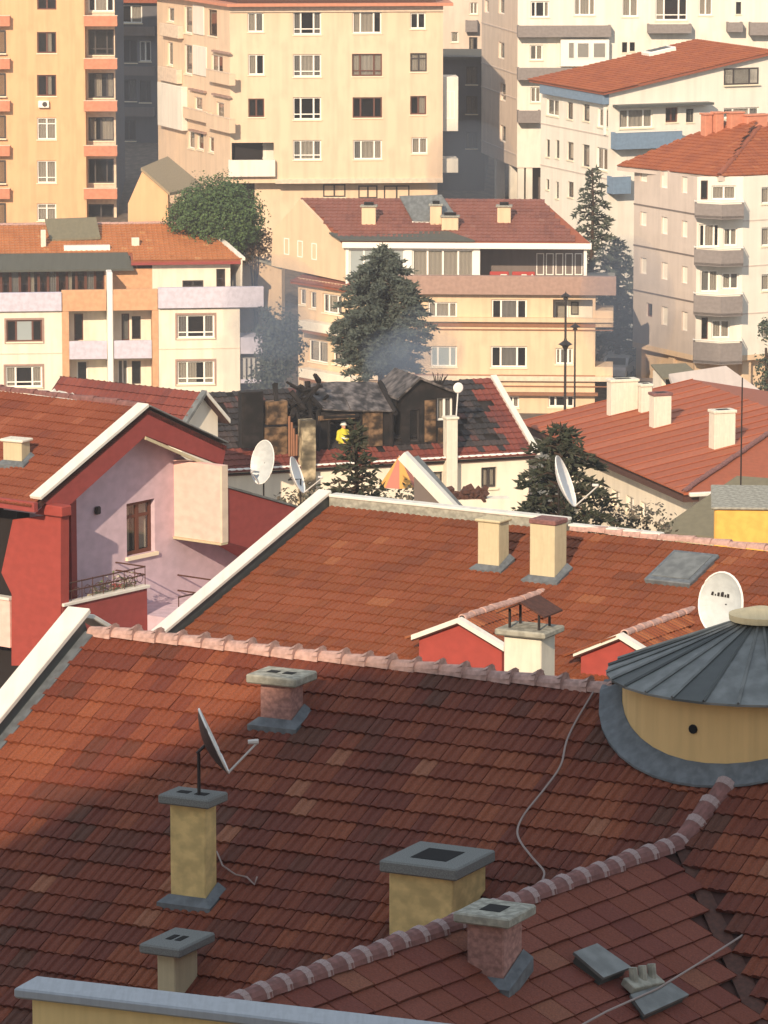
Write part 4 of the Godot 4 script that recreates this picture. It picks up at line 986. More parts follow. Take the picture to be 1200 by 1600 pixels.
# ---------------------------------------------------------------- orange metal roof with cream chimneys, right
func seamed_roof_house():
	var ec := PY(1068, 770, CAM.y - 29.0); var e0 := PY(813, 659, CAM.y - 29.0)
	var u := (ec - e0).normalized(); var inn := Vector3(-u.z, 0, u.x) * -1.0
	if inn.x < 0: inn = -inn
	var gy := ground_at(-180); var h := thing("chimneyed_house", "long low orange roof with four cream chimneys and white side wall", "house", Vector3(ec.x, gy, ec.z))
	var s := 0.19; var half := 8.0; var ln := e0.distance_to(ec); var up := inn * half + UP * half * s
	var r0 := e0 + up; var r1 := ec + up - u * half
	mt("orange_metal", S(164, 86, 50), 0.7, "mottle", 2.2); mt("orange_metal_pale", S(174, 96, 60), 0.7, "mottle", 1.8)
	var pl := Plane(e0, r0, ec)
	var fall := -up.normalized(); var n := 18
	for i in n:
		var t0 := float(i) / n; var t1 := float(i + 1) / n; var a := e0.lerp(ec, t0); var b := e0.lerp(ec, t1)
		var top := func(p: Vector3) -> Vector3:
			var rem: float = p.distance_to(ec); return p + up * clampf(rem / half, 0.0, 1.0)
		var q := [a, b, top.call(b), top.call(a)]
		if top.call(b).distance_to(b) < 0.02: q = [a, b, top.call(a)]
		var m := MB.new(); m.slab(q.map(func(p): return p - e0), UP * -0.06)
		m.tube([a - e0 + UP * 0.03, top.call(a) - e0 + UP * 0.02], 0.022, 0.022, 4)
		add(h, "roof_sheet", m.mesh(), M.orange_metal_pale if i % 5 == 2 else M.orange_metal, Transform3D(Basis(), e0))
	var u2 := inn; var e2 := ec + u2 * half * 2.0
	var dk := MB.new(); dk.slab([Vector3.ZERO, e2 - ec, r1 - ec], UP * -0.1); add(h, "hip_roof", dk.mesh(), M.orange_metal, Transform3D(Basis(), ec))
	dk = MB.new(); dk.slab([r0 - ec, r1 - ec, e2 - ec, e0 + inn * half * 2.0 - ec], UP * -0.1); add(h, "rear_roof", dk.mesh(), M.orange_metal, Transform3D(Basis(), ec))
	caps(h, ec + UP * 0.05, r1 + UP * 0.05, 0.1, 0.5, M.cap_brown, null, "hip_tile")
	var f := Transform3D(Basis(u, UP, -inn), Vector3(e0.x, gy, e0.z) + inn * 0.7)
	var top_h := ec.y - gy - 0.15
	var wins := []
	for k in 7: wins.append([868 + k * 22, 728 + k * 9.5, 880 + k * 22, 752 + k * 10, "w2cc"])
	facade(h, f, 0.3, ln - 0.7, -0.5, top_h, M.cream_white, wins)
	bx(h, "wall_core", M.interior, f, Vector3(0.4, -0.5, -14), Vector3(ln - 0.8, top_h - 0.1, -0.6))
	bx(h, "end_wall", M.cream_white, f, Vector3(ln - 0.78, -0.5, -14), Vector3(ln - 0.7, top_h, -0.0))
	bx(h, "eave_board", M.rust, f, Vector3(0, top_h - 0.25, 0.0), Vector3(ln - 0.1, top_h - 0.02, 0.66))
	var ub := MB.new(); ub.box(Vector3(-0.6, top_h - 0.12, -0.3), Vector3(0, top_h + 0.04, 0.9)); add(h, "far_fascia", ub.mesh(), M.flashing_white, f)
	var f2 := Transform3D(Basis(u2, UP, u), Vector3(ec.x, gy, ec.z))
	bx(h, "eave_gutter", M.flashing_white, f2, Vector3(0.2, top_h + 0.0, 0.02), Vector3(half * 2, top_h + 0.16, 0.25), 0.03)
	var deg := rad_to_deg(atan2(u.z, u.x))
	for e in [[954, 997, 640, 596, 0.55, "wide cream chimney at the far end of the row"], [1002, 1019, 641, 604, 0.4, "narrow cream chimney second in the row"], [1021, 1049, 662, 618, 0.55, "cream chimney with red cap"], [1115, 1149, 694, 645, 0.6, "cream chimney nearest the hip"]]:
		var c := PP(e[1], e[2], pl); var w: float = (e[1] - e[0]) / FPX * -c.z / cos(deg_to_rad(19))
		var ch := chimney(h, c, -19, w, e[4], tall_as(c, e[1], e[3]), M.chimney_white, M.cap_brown if e[0] == 1021 else M.chimney_white, 0.05, 0.12, 1)
		ch.set_meta("label", e[5])
	# pale flat-roofed shed behind the ridge
	var bp := PD(1066, 640, 205.0); bp.y = ground_at(-205); var bf := frame(bp, -14); var br := prect(bf, 1066, 618, 1176, 650)
	var sh := thing("roof_shed", "pale flat slab roof and cream wall behind the orange metal roof", "building", bp)
	bx(sh, "wall", M.cream_white, bf, Vector3(0, -0.3, -4), Vector3(br.size.x, br.end.y - 0.3, 0))
	var sl := MB.new(); sl.slab([Vector3(-0.2, br.end.y - 0.3, 0.3), Vector3(br.size.x * 0.5, br.end.y - 0.5, 0.6), Vector3(br.size.x + 0.3, br.end.y + 0.2, 0.2), Vector3(br.size.x, br.end.y + 0.8, -4), Vector3(0.6, br.end.y + 0.5, -4)], UP * -0.2); add(sh, "roof", sl.mesh(), M.grey_wall, bf)
	# grey lean-to roof and rubble in front
	var lo := PD(1062, 800, 140.0); lo.y = ground_at(-140); var lf := frame(lo, 25)
	var lr := prect(lf, 1052, 768, 1210, 835); var lt := thing("lean_to", "dark olive lean-to roof below the orange metal roof's hip", "building", lo)
	var lm := MB.new(); lm.slab([Vector3(lr.position.x, lr.position.y + 0.2, 1.6), Vector3(lr.end.x, lr.position.y + 0.2, 1.6), Vector3(lr.end.x, lr.end.y + 0.1, -2.5), Vector3(lr.position.x + 1.2, lr.end.y + 0.1, -2.5)], UP * -0.1); add(lt, "roof", lm.mesh(), M.awning_green, lf)
	bx(lt, "wall", M.chimney_grey, lf, Vector3(lr.position.x + 0.2, -0.3, -2.4), Vector3(lr.end.x, lr.position.y - 0.1, 1.3))

# ---------------------------------------------------------------- pale block with lilac and orange bands, left
func balcony_apartments():
	var o := PD(-60, 600, 290.0); o.y = ground_at(-290); var f := frame(o, -6.0)
	var h := thing("apartment_building", "low cream apartment block with lilac and orange balcony bands and orange roof", "building", o)
	var X := func(px: float) -> float: return hz(f, px, 540).x
	var Y := func(py: float) -> float: return hz(f, 200, py).y
	var pt: float = Y.call(484); var u_end: float = X.call(375)
	# left wall, right wall, and the recessed balcony bay between them
	facade(h, f, 0, X.call(98), -0.5, pt, M.cream_white, [[10, 500, 66, 534, "b3dfdo"], [9, 572, 66, 605, "w3cdc+o"]])
	facade(h, f, X.call(247), u_end, -0.5, pt, M.cream_white, [[277, 492, 335, 528, "w3gdg+o"], [277, 564, 335, 600, "w3chc+o"]])
	var fb := f * Transform3D(Basis(), Vector3(0, 0, -1.5))
	facade(h, fb, X.call(94), X.call(252), -0.5, pt, M.cream_white, [[116, 490, 130, 532, "b1dn"], [190, 490, 202, 532, "b1gn"], [206, 494, 220, 530, "k1dn"], [120, 564, 137, 600, "w1dn"], [206, 564, 220, 600, "k1dn"], [184, 562, 200, 606, "w2ggn"]])
	for e in [[97, 108], [238, 247.5]]: bx(h, "pier", M.orange_band, f, Vector3(X.call(e[0]), -0.5, -1.5), Vector3(X.call(e[1]), pt, 0.06))
	bx(h, "pillar", M.white_frame, f, Vector3(X.call(168), -0.5, -1.5), Vector3(X.call(177), Y.call(425), 0.2), 0.05)
	for e in [[108, 167, 532, 560], [178, 237, 532, 560], [108, 167, 607, 634], [178, 237, 607, 634]]:
		bx(h, "balcony", M.lilac_band, f, Vector3(X.call(e[0]), Y.call(e[3]), -0.14), Vector3(X.call(e[1]), Y.call(e[2]), 0.03))
	for y in [562, 636]: bx(h, "balcony_floor", M.cream_white, f, Vector3(X.call(108), Y.call(y), -1.5), Vector3(X.call(238), Y.call(y) + 0.16, -0.15))
	# parapet bands of the roof terrace
	for e in [[-60, 97, 455, 484, M.lilac_band, 0.25], [97, 167, 452, 485, M.orange_band, 0.1], [177, 247, 452, 485, M.orange_band, 0.1], [247, 412, 450, 482, M.lilac_band, 0.3]]:
		bx(h, "terrace_parapet", e[4], f, Vector3(X.call(e[0]) - (0.0 if e[0] != 247 else -0.02), Y.call(e[3]), -0.2), Vector3(X.call(e[1]), Y.call(e[2]), e[5]), 0.02)
	bx(h, "terrace_floor", M.concrete, f, Vector3(0, pt - 0.02, -9.5), Vector3(X.call(410), pt + 0.14, -0.2))
	for y in [547, 622]: band(h, f, X.call(247), u_end, Y.call(y), 0.06, 0.03, M.peach_trim); band(h, f, 0, X.call(97), Y.call(y + 4), 0.06, 0.03, M.peach_trim)
	# side balconies on the right corner
	for e in [[375, 410, 530, 556], [375, 408, 596, 602]]:
		bx(h, "side_balcony", M.lilac_band, f, Vector3(u_end + 0.01, Y.call(e[3]), -2.5), Vector3(X.call(e[1]), Y.call(e[2]), -0.1), 0.02)
	var gw := prect(f, 378, 560, 407, 596, -0.2); bx(h, "balcony_glazing", M.curtain_grey, f, Vector3(gw.position.x, gw.position.y, -2.4), Vector3(gw.end.x, gw.end.y, -0.25))
	for k in 5: bx(h, "glazing_bar", M.dark_frame, f, Vector3(lerpf(gw.position.x, gw.end.x, k / 4.0) - 0.05, gw.position.y, -0.25), Vector3(lerpf(gw.position.x, gw.end.x, k / 4.0) + 0.05, gw.end.y, -0.18))
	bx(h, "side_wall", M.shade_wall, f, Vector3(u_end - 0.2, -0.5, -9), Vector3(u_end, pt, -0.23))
	bx(h, "wall_core", M.interior, f, Vector3(0.2, -0.5, -9.4), Vector3(u_end - 0.22, pt - 0.1, -1.9))
	bx(h, "wall_core", M.interior, f, Vector3(0.2, -0.5, -1.9), Vector3(X.call(96), pt - 0.1, -0.6)); bx(h, "wall_core", M.interior, f, Vector3(X.call(249), -0.5, -1.9), Vector3(u_end - 0.22, pt - 0.1, -0.6))
	# penthouse storey
	var zp := -2.2; var fp := f * Transform3D(Basis(), Vector3(0, 0, zp)); var pb := pt + 0.14; var pe: float = hz(fp, 360, 430).x
	facade(h, fp, hz(fp, 238, 430).x, pe, pb, hz(fp, 250, 412).y, M.cream_white, [[285, 438, 318, 449, "k2ddn"], [338, 420, 352, 449, "k1dn"]])
	var fl := prect(fp, -60, 421, 168, 453); var gh := fl.end.y - pb - 0.3; wall(h, fp, fl.position.x, hz(fp, 238, 430).x, pb, fl.end.y, [Rect2(fl.position.x + 0.1, pb + 0.2, fl.size.x - 0.3, gh)], M.orange_band)
	var cells := 15
	for k in cells:
		var x0 := lerpf(fl.position.x + 0.1, fl.end.x - 0.2, float(k) / cells); var x1 := lerpf(fl.position.x + 0.1, fl.end.x - 0.2, float(k + 1) / cells)
		win(h, fp, Rect2(x0 + 0.01, pb + 0.2, x1 - x0 - 0.02, gh), "b1%sn" % ["d", "g", "d", "h"][k % 4])
	bx(h, "wall_core", M.interior_warm, fp, Vector3(fl.position.x, pb, -6), Vector3(pe - 0.3, hz(fp, 250, 416).y, -0.9))
	# tiled roof
	var a0 := hz(fp, -60, 420).x
	var er := hz(fp, 376, 405, 0.6); var el := hz(fp, 205, 415, 0.6); var rz := -5.4
	var tr := hz(fp, 312, 349, rz); var tl := hz(fp, -60, 353, rz); tl.y = tr.y; el.y = er.y; var e00 := Vector3(a0, er.y, 0.6)
	var set_ := tile_set("far_orange", 0.34, 0.45, tones([[0.528, 0.192, 0.062], [0.564, 0.208, 0.067], [0.588, 0.218, 0.072], [0.624, 0.239, 0.078], [0.660, 0.302, 0.112]]), true)
	# the tiles reach down to the eave at the right only; at the left a dark awning takes over above the glazing
	var rp := Plane(fp * e00, fp * er, fp * tr); var cut := fp.affine_inverse() * PP(100, 397, rp)
	var dk := MB.new(); dk.slab([Vector3(a0, cut.y, cut.z), Vector3(el.x, cut.y, cut.z), el, er, tr, Vector3(a0, tr.y, rz)], UP * -0.14); var roof := add(h, "roof", dk.mesh(), M.far_deck, fp)
	var aw := MB.new(); var af := hz(fp, 100, 421, 0.7); aw.slab([Vector3(a0, af.y, 0.7), Vector3(el.x + 0.15, af.y, 0.7), Vector3(el.x - 0.2, cut.y + 0.1, cut.z - 0.1), Vector3(a0, cut.y + 0.1, cut.z - 0.1)], UP * -0.14); add(h, "terrace_roof", aw.mesh(), M.awning_dark, fp)
	var dn := (Vector3(0, er.y, 0.6) - Vector3(0, tr.y, rz)).normalized()
	var lim := func(p: Vector3) -> bool:
		var q: Vector3 = fp.affine_inverse() * p; var t := (q.z - rz) / (0.6 - rz); return q.x < lerpf(tr.x, er.x, t) and (q.z < cut.z or q.x > el.x)
	lay(roof, fp * Vector3(a0, tr.y + 0.02, rz), fp.basis.x, fp.basis * dn, 0, er.x - a0, 0.02, (Vector3(0, er.y, 0.6) - Vector3(0, tr.y, rz)).length() - 0.1, 0.34, 0.45, set_, lim, 120, 0.02)
	var vq := MB.new(); vq.slab([tr + Vector3(-0.05, 0.12, 0), er + Vector3(-0.05, 0.12, 0), er + Vector3(0.3, 0.12, 0), tr + Vector3(0.3, 0.12, 0)], UP * -0.2); add(h, "verge_coping", vq.mesh(), M.flashing_white, fp)
	vq = MB.new(); vq.slab([tr, er, Vector3(er.x, pb, 0.0), Vector3(tr.x + 1.5, pb, rz)], Vector3(0.12, 0, 0)); add(h, "gable_wall", vq.mesh(), M.cream_white, fp)
	bx(h, "eave_board", M.dark_red, fp, Vector3(el.x, er.y - 0.32, 0.4), Vector3(er.x, er.y - 0.14, 0.62))
	caps(h, fp * Vector3(a0, tr.y + 0.03, rz), fp * (tr + UP * 0.03), 0.12, 0.5, M.cap_pink)
	# greenish roof box with a white strip, chimneys
	var gx := MB.new(); var g := [hz(fp, 70, 342, -4.4), hz(fp, 150, 339, -4.4), hz(fp, 157, 371, -2.6), hz(fp, 78, 374, -2.6)]
	gx.slab(g, UP * -0.12); var gb := add(h, "roof_box", gx.mesh(), M.awning_green, fp); gb.set_meta("label", "olive roof hatch box on the orange tiles")
	bx(gb, "roof_box_wall", M.white_frame, fp, Vector3(g[3].x + 0.2, g[3].y - 2.2, -4.3), Vector3(g[2].x - 0.2, g[3].y - 0.2, -2.75))
	var ws := prect(fp, 100, 384, 172, 396, -1.0); bx(h, "white_fascia", M.white_frame, fp, Vector3(ws.position.x, ws.position.y, -1.6), Vector3(ws.end.x, ws.end.y, -1.0))
	for e in [[206, 218, 403, 372], [64, 72, 395, 360]]:
		var r := prect(fp, e[0], e[3], e[1], e[2] + 4, -1.6); bx(h, "chimney", M.chimney_white, fp, Vector3(r.position.x, r.position.y - 0.8, -2.1), Vector3(r.end.x, r.end.y, -1.6), 0.03)

# ---------------------------------------------------------------- cream block with roof terrace behind the conifer
func terrace_apartments():
	var o := PD(560, 600, 286.0); o.y = ground_at(-288); var f := frame(o, 3.0)
	var h := thing("apartment_building", "cream block with brown floor lines, glazed roof terrace and dark red roof behind the conifer", "building", o)
	var X := func(px: float) -> float: return hz(f, px, 540).x
	var Y := func(py: float) -> float: return hz(f, 760, py).y
	var ue: float = X.call(930); var pt: float = Y.call(458)
	facade(h, f, 0, ue, Y.call(690) - 2.5, pt, M.cream, [[669, 472, 714, 502, "w3ccc+"], [768, 468, 823, 501, "w3dgd"], [673, 541, 714, 573, "w3fff"], [767, 541, 823, 574, "w3dgd"], [868, 544, 895, 569, "w3cgc"], [792, 619, 811, 637, "w2dc"], [857, 618, 897, 636, "w3ddd"]], [[864, 468, 926, 501]])
	win(h, f * Transform3D(Basis(), Vector3(0, 0, -1.0)), prect(f, 866, 470, 888, 500, -1.0), "w1gn"); win(h, f * Transform3D(Basis(), Vector3(0, 0, -1.0)), prect(f, 892, 472, 904, 492, -1.0), "k1dn")
	bx(h, "balcony_back", M.cream_white, f, Vector3(X.call(858), Y.call(503), -1.5), Vector3(ue - 0.2, Y.call(466), -1.2))
	for e in [[505, 5], [585, 5], [514, 1.5], [602, 1.5]]: band(h, f, 0, X.call(958), Y.call(e[0] + e[1]), e[1] * 0.04, 0.10, M.brown_line)
	band(h, f, 0, X.call(958), Y.call(502), 0.28, 0.35, M.cream); band(h, f, 0, X.call(958), Y.call(594), 0.3, 0.3, M.peach_trim)
	bx(h, "overhang_floor", M.brown_line, f, Vector3(X.call(690), Y.call(616), -0.1), Vector3(X.call(935), Y.call(612), 0.5))
	# right-hand loggias
	for e in [[930, 958, 484, 510], [930, 958, 572, 590]]:
		bx(h, "side_balcony", M.cream, f, Vector3(ue, Y.call(e[3]), -2.6), Vector3(X.call(e[1]), Y.call(e[2]), 0.1), 0.02)
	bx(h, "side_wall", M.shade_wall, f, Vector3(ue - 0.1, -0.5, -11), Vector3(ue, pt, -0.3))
	# terrace parapet
	bx(h, "terrace_parapet", M.rose_band, f, Vector3(-0.3, Y.call(459), -0.1), Vector3(X.call(962), Y.call(430), 0.55), 0.02)
	bx(h, "terrace_floor", M.concrete, f, Vector3(0, pt, -10.5), Vector3(X.call(960), pt + 0.15, -0.12))
	bx(h, "wall_core", M.interior, f, Vector3(0.2, -1, -10.8), Vector3(ue - 0.15, pt - 0.05, -1.6)); bx(h, "wall_core", M.interior, f, Vector3(0.2, -1, -1.6), Vector3(X.call(856), pt - 0.05, -0.6))
	# penthouse
	var fp := f * Transform3D(Basis(), Vector3(0, 0, -1.4)); var pb := pt + 0.15; var py := hz(fp, 760, 388).y
	var pl := hz(fp, 540, 400).x; var pr := hz(fp, 917, 400).x
	var g1 := prect(fp, 545, 388, 632, 430); var g2 := prect(fp, 644, 388, 740, 430); var g3 := prect(fp, 750, 388, 912, 432)
	g1.position.y = pb; g2.position.y = pb; g3.position.y = pb
	for g in [g1, g2, g3]: g.size.y = py - pb
	wall(h, fp, pl, pr, pb, py, [Rect2(g1.position.x, pb + 0.2, g1.size.x, py - pb - 0.3), Rect2(g2.position.x, pb + 0.2, g2.size.x, py - pb - 0.3), Rect2(g3.position.x, pb + 0.01, g3.size.x, py - pb - 0.02)], M.white_frame, 0.2)
	win(h, fp, Rect2(g1.position.x, pb + 0.2, g1.size.x, py - pb - 0.3), "w3fff"); win(h, fp, Rect2(g2.position.x, pb + 0.2, g2.size.x, py - pb - 0.3), "w4cccc+")
	bx(h, "blind", M.curtain_grey, fp, Vector3(g1.position.x, pb + 0.2, -0.5), Vector3(g2.end.x, py - 0.1, -0.45))
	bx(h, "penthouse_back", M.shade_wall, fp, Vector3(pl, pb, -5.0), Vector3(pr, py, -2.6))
	for k in 5: win(h, fp * Transform3D(Basis(), Vector3(0, 0, -2.45)), prect(fp, 838 + k * 15, 396, 850 + k * 15, 430, -2.45), "w1%sn" % ["d", "g", "d", "g", "d"][k])
	bx(h, "eave_fascia", M.white_frame, fp, Vector3(pl - 0.2, py, -0.2), Vector3(pr + 0.3, py + 0.38, 0.35), 0.02)
	# dark awning roof at the left, red tiles behind
	var rz := -5.2; var set_ := tile_set("far_dull", 0.34, 0.45, tones([[0.247, 0.090, 0.065], [0.281, 0.104, 0.074], [0.303, 0.112, 0.080], [0.325, 0.122, 0.087], [0.337, 0.149, 0.109]]), true)
	var ey := py + 0.42; var t0 := hz(fp, 470, 313, rz); var t1 := hz(fp, 846, 309, rz); var ty := (t0.y + t1.y) / 2
	var dk := MB.new(); dk.slab([Vector3(pl - 0.2, ey, 0.3), Vector3(pr + 0.2, ey, 0.3), Vector3(t1.x, ty, rz), Vector3(t0.x, ty, rz)], UP * -0.12); var roof := add(h, "roof", dk.mesh(), M.far_deck, fp)
	var lim := func(p: Vector3) -> bool:
		var q: Vector3 = fp.affine_inverse() * p; var t := (q.z - rz) / (0.3 - rz); return q.x < lerpf(t1.x, pr - 0.6, t) and q.x > lerpf(t0.x, pl, t)
	var dn := (Vector3(0, ey, 0.3) - Vector3(0, ty, rz))
	lay(roof, fp * Vector3(t0.x, ty + 0.03, rz), fp.basis.x, fp.basis * dn.normalized(), 0, pr + 1 - t0.x, 0.02, dn.length() - 0.1, 0.34, 0.45, set_, lim, 120, 0.02)
	var aw := MB.new(); aw.slab([Vector3(pl - 0.3, ey + 0.15, 0.45), Vector3(hz(fp, 742, 380).x, ey + 0.15, 0.45), hz(fp, 700, 361, -0.9), hz(fp, 514, 363, -0.9)], UP * -0.1); add(h, "terrace_roof", aw.mesh(), M.awning_dark, fp)
	# gable end on the left in cream, with three slit windows, and the lower wing
	var gf := frame(fp * Vector3(pl, 0, 0.0), 52.0)
	var wpts := [[426, 360], [468, 312], [540, 386], [540, 440], [424, 415]]
	var lf := frame(o, 52.0)
	panel(h, "gable_wall", gf, wpts, 0.0, 0.25, M.cream)
	for e in [[444, 372], [465, 376], [487, 380]]:
		var wr := prect(gf, e[0], e[1], e[0] + 8, e[1] + 26); win(h, gf * Transform3D(Basis(), Vector3(0, 0, 0.15)), wr, "w1cn")
	var wl := hz(lf, 466, 540).x
	facade(h, lf, wl, 0, -0.5, hz(lf, 520, 442).y, M.cream, [[468, 452, 478, 476, "w1c"], [484, 456, 494, 482, "w1c"], [504, 460, 534, 490, "w3gcg"], [482, 532, 512, 566, "w2cc"], [520, 540, 545, 570, "w2cg"]])
	for e in [[468, 500, 548, 524, 12], [468, 575, 548, 600, 10]]:
		var p0 := hz(lf, e[0], e[1], 0.8); var p1 := hz(lf, e[2], e[3], 0.8)
		bx(h, "side_balcony", M.cream_white, lf, Vector3(p0.x, p0.y - 0.6, 0.02), Vector3(p1.x, p0.y, 0.9), 0.03); bx(h, "string_course", M.brown_line, lf, Vector3(p0.x, p0.y - 0.78, 0.02), Vector3(p1.x, p0.y - 0.601, 0.85))
	var wr0 := hz(lf, 458, 434); var lr := MB.new(); lr.slab([Vector3(wl - 0.3, wr0.y - 0.2, 0.4), Vector3(0.1, wr0.y - 0.2, 0.4), Vector3(0.1, wr0.y + 0.9, -3), Vector3(wl - 0.3, wr0.y + 0.9, -3)], UP * -0.12)
	var wing := add(h, "wing_roof", lr.mesh(), M.far_deck, lf); var wdn := Vector3(0, -1.1, 3.4)
	lay(wing, lf * Vector3(wl - 0.3, wr0.y + 0.93, -3), lf.basis.x, lf.basis * wdn.normalized(), 0, -wl + 0.3, 0, wdn.length() - 0.05, 0.34, 0.45, set_, func(_p): return true, 0, 0.02)
	bx(h, "wall_core", M.interior, lf, Vector3(wl + 0.2, -0.5, -6), Vector3(-0.6, wr0.y - 0.6, -0.6))
	# chimneys and roof light
	var rpl := Plane(fp * Vector3(pl, ey, 0.3), fp * Vector3(pr, ey, 0.3), fp * Vector3(t1.x, ty, rz))
	for e in [[565, 587, 352, 324], [672, 690, 352, 322], [690, 716, 362, 340], [777, 798, 350, 324]]:
		var cz := (fp.affine_inverse() * PP(e[0], e[2], rpl)).z
		var r := prect(fp, e[0], e[3], e[1], e[2], cz); var ch := bx(h, "chimney", M.cream, fp, Vector3(r.position.x, r.position.y - 0.3, cz - 0.7), Vector3(r.end.x, r.end.y, cz), 0.03)
		bx(ch, "chimney_cap", M.concrete, fp, Vector3(r.position.x - 0.1, r.end.y, cz - 0.8), Vector3(r.end.x + 0.1, r.end.y + 0.12, cz + 0.1), 0.03); bx(ch, "flue_opening", M.flue, fp, Vector3(r.position.x + 0.15, r.end.y + 0.12, cz - 0.55), Vector3(r.end.x - 0.15, r.end.y + 0.3, cz - 0.15))
	var gx := MB.new(); gx.slab([hz(fp, 624, 306, -4.2), hz(fp, 690, 304, -4.2), hz(fp, 716, 342, -2.0), hz(fp, 646, 346, -2.0)], UP * -0.1); add(h, "roof_light", gx.mesh(), M.zinc, fp)
	var kb := prect(fp, 644, 346, 676, 351, -2.0); bx(h, "roof_light_kerb", M.white_frame, fp, Vector3(kb.position.x, kb.position.y - 0.3, -2.3), Vector3(kb.end.x, kb.end.y, -2.0))
	# chairs and cloths on the open terrace
	for e in [[765, 415, 30, 12], [800, 412, 26, 14], [822, 410, 14, 20]]:
		var r := prect(fp, e[0], e[1], e[0] + e[2], e[1] + e[3], -0.9); var t := thing("terrace_couch", {765: "red cushioned couch on the open roof terrace, left of two", 800: "red cushioned couch on the open roof terrace, middle", 822: "small red armchair at the end of the roof terrace seating"}[e[0]], "couch", fp * Vector3(r.get_center().x, pb, -0.9))
		bx(t, "seat", M.red_cloth, fp, Vector3(r.position.x, pb, -1.3), Vector3(r.end.x, pb + 0.45, -0.6), 0.05); bx(t, "backrest", M.red_cloth, fp, Vector3(r.position.x, pb + 0.45, -1.3), Vector3(r.end.x, pb + 0.95, -1.1), 0.05)
		bx(t, "cushion", M.curtain, fp, Vector3(r.position.x + r.size.x * 0.55, pb + 0.45, -1.05), Vector3(r.end.x - 0.1, pb + 0.8, -0.9), 0.05)

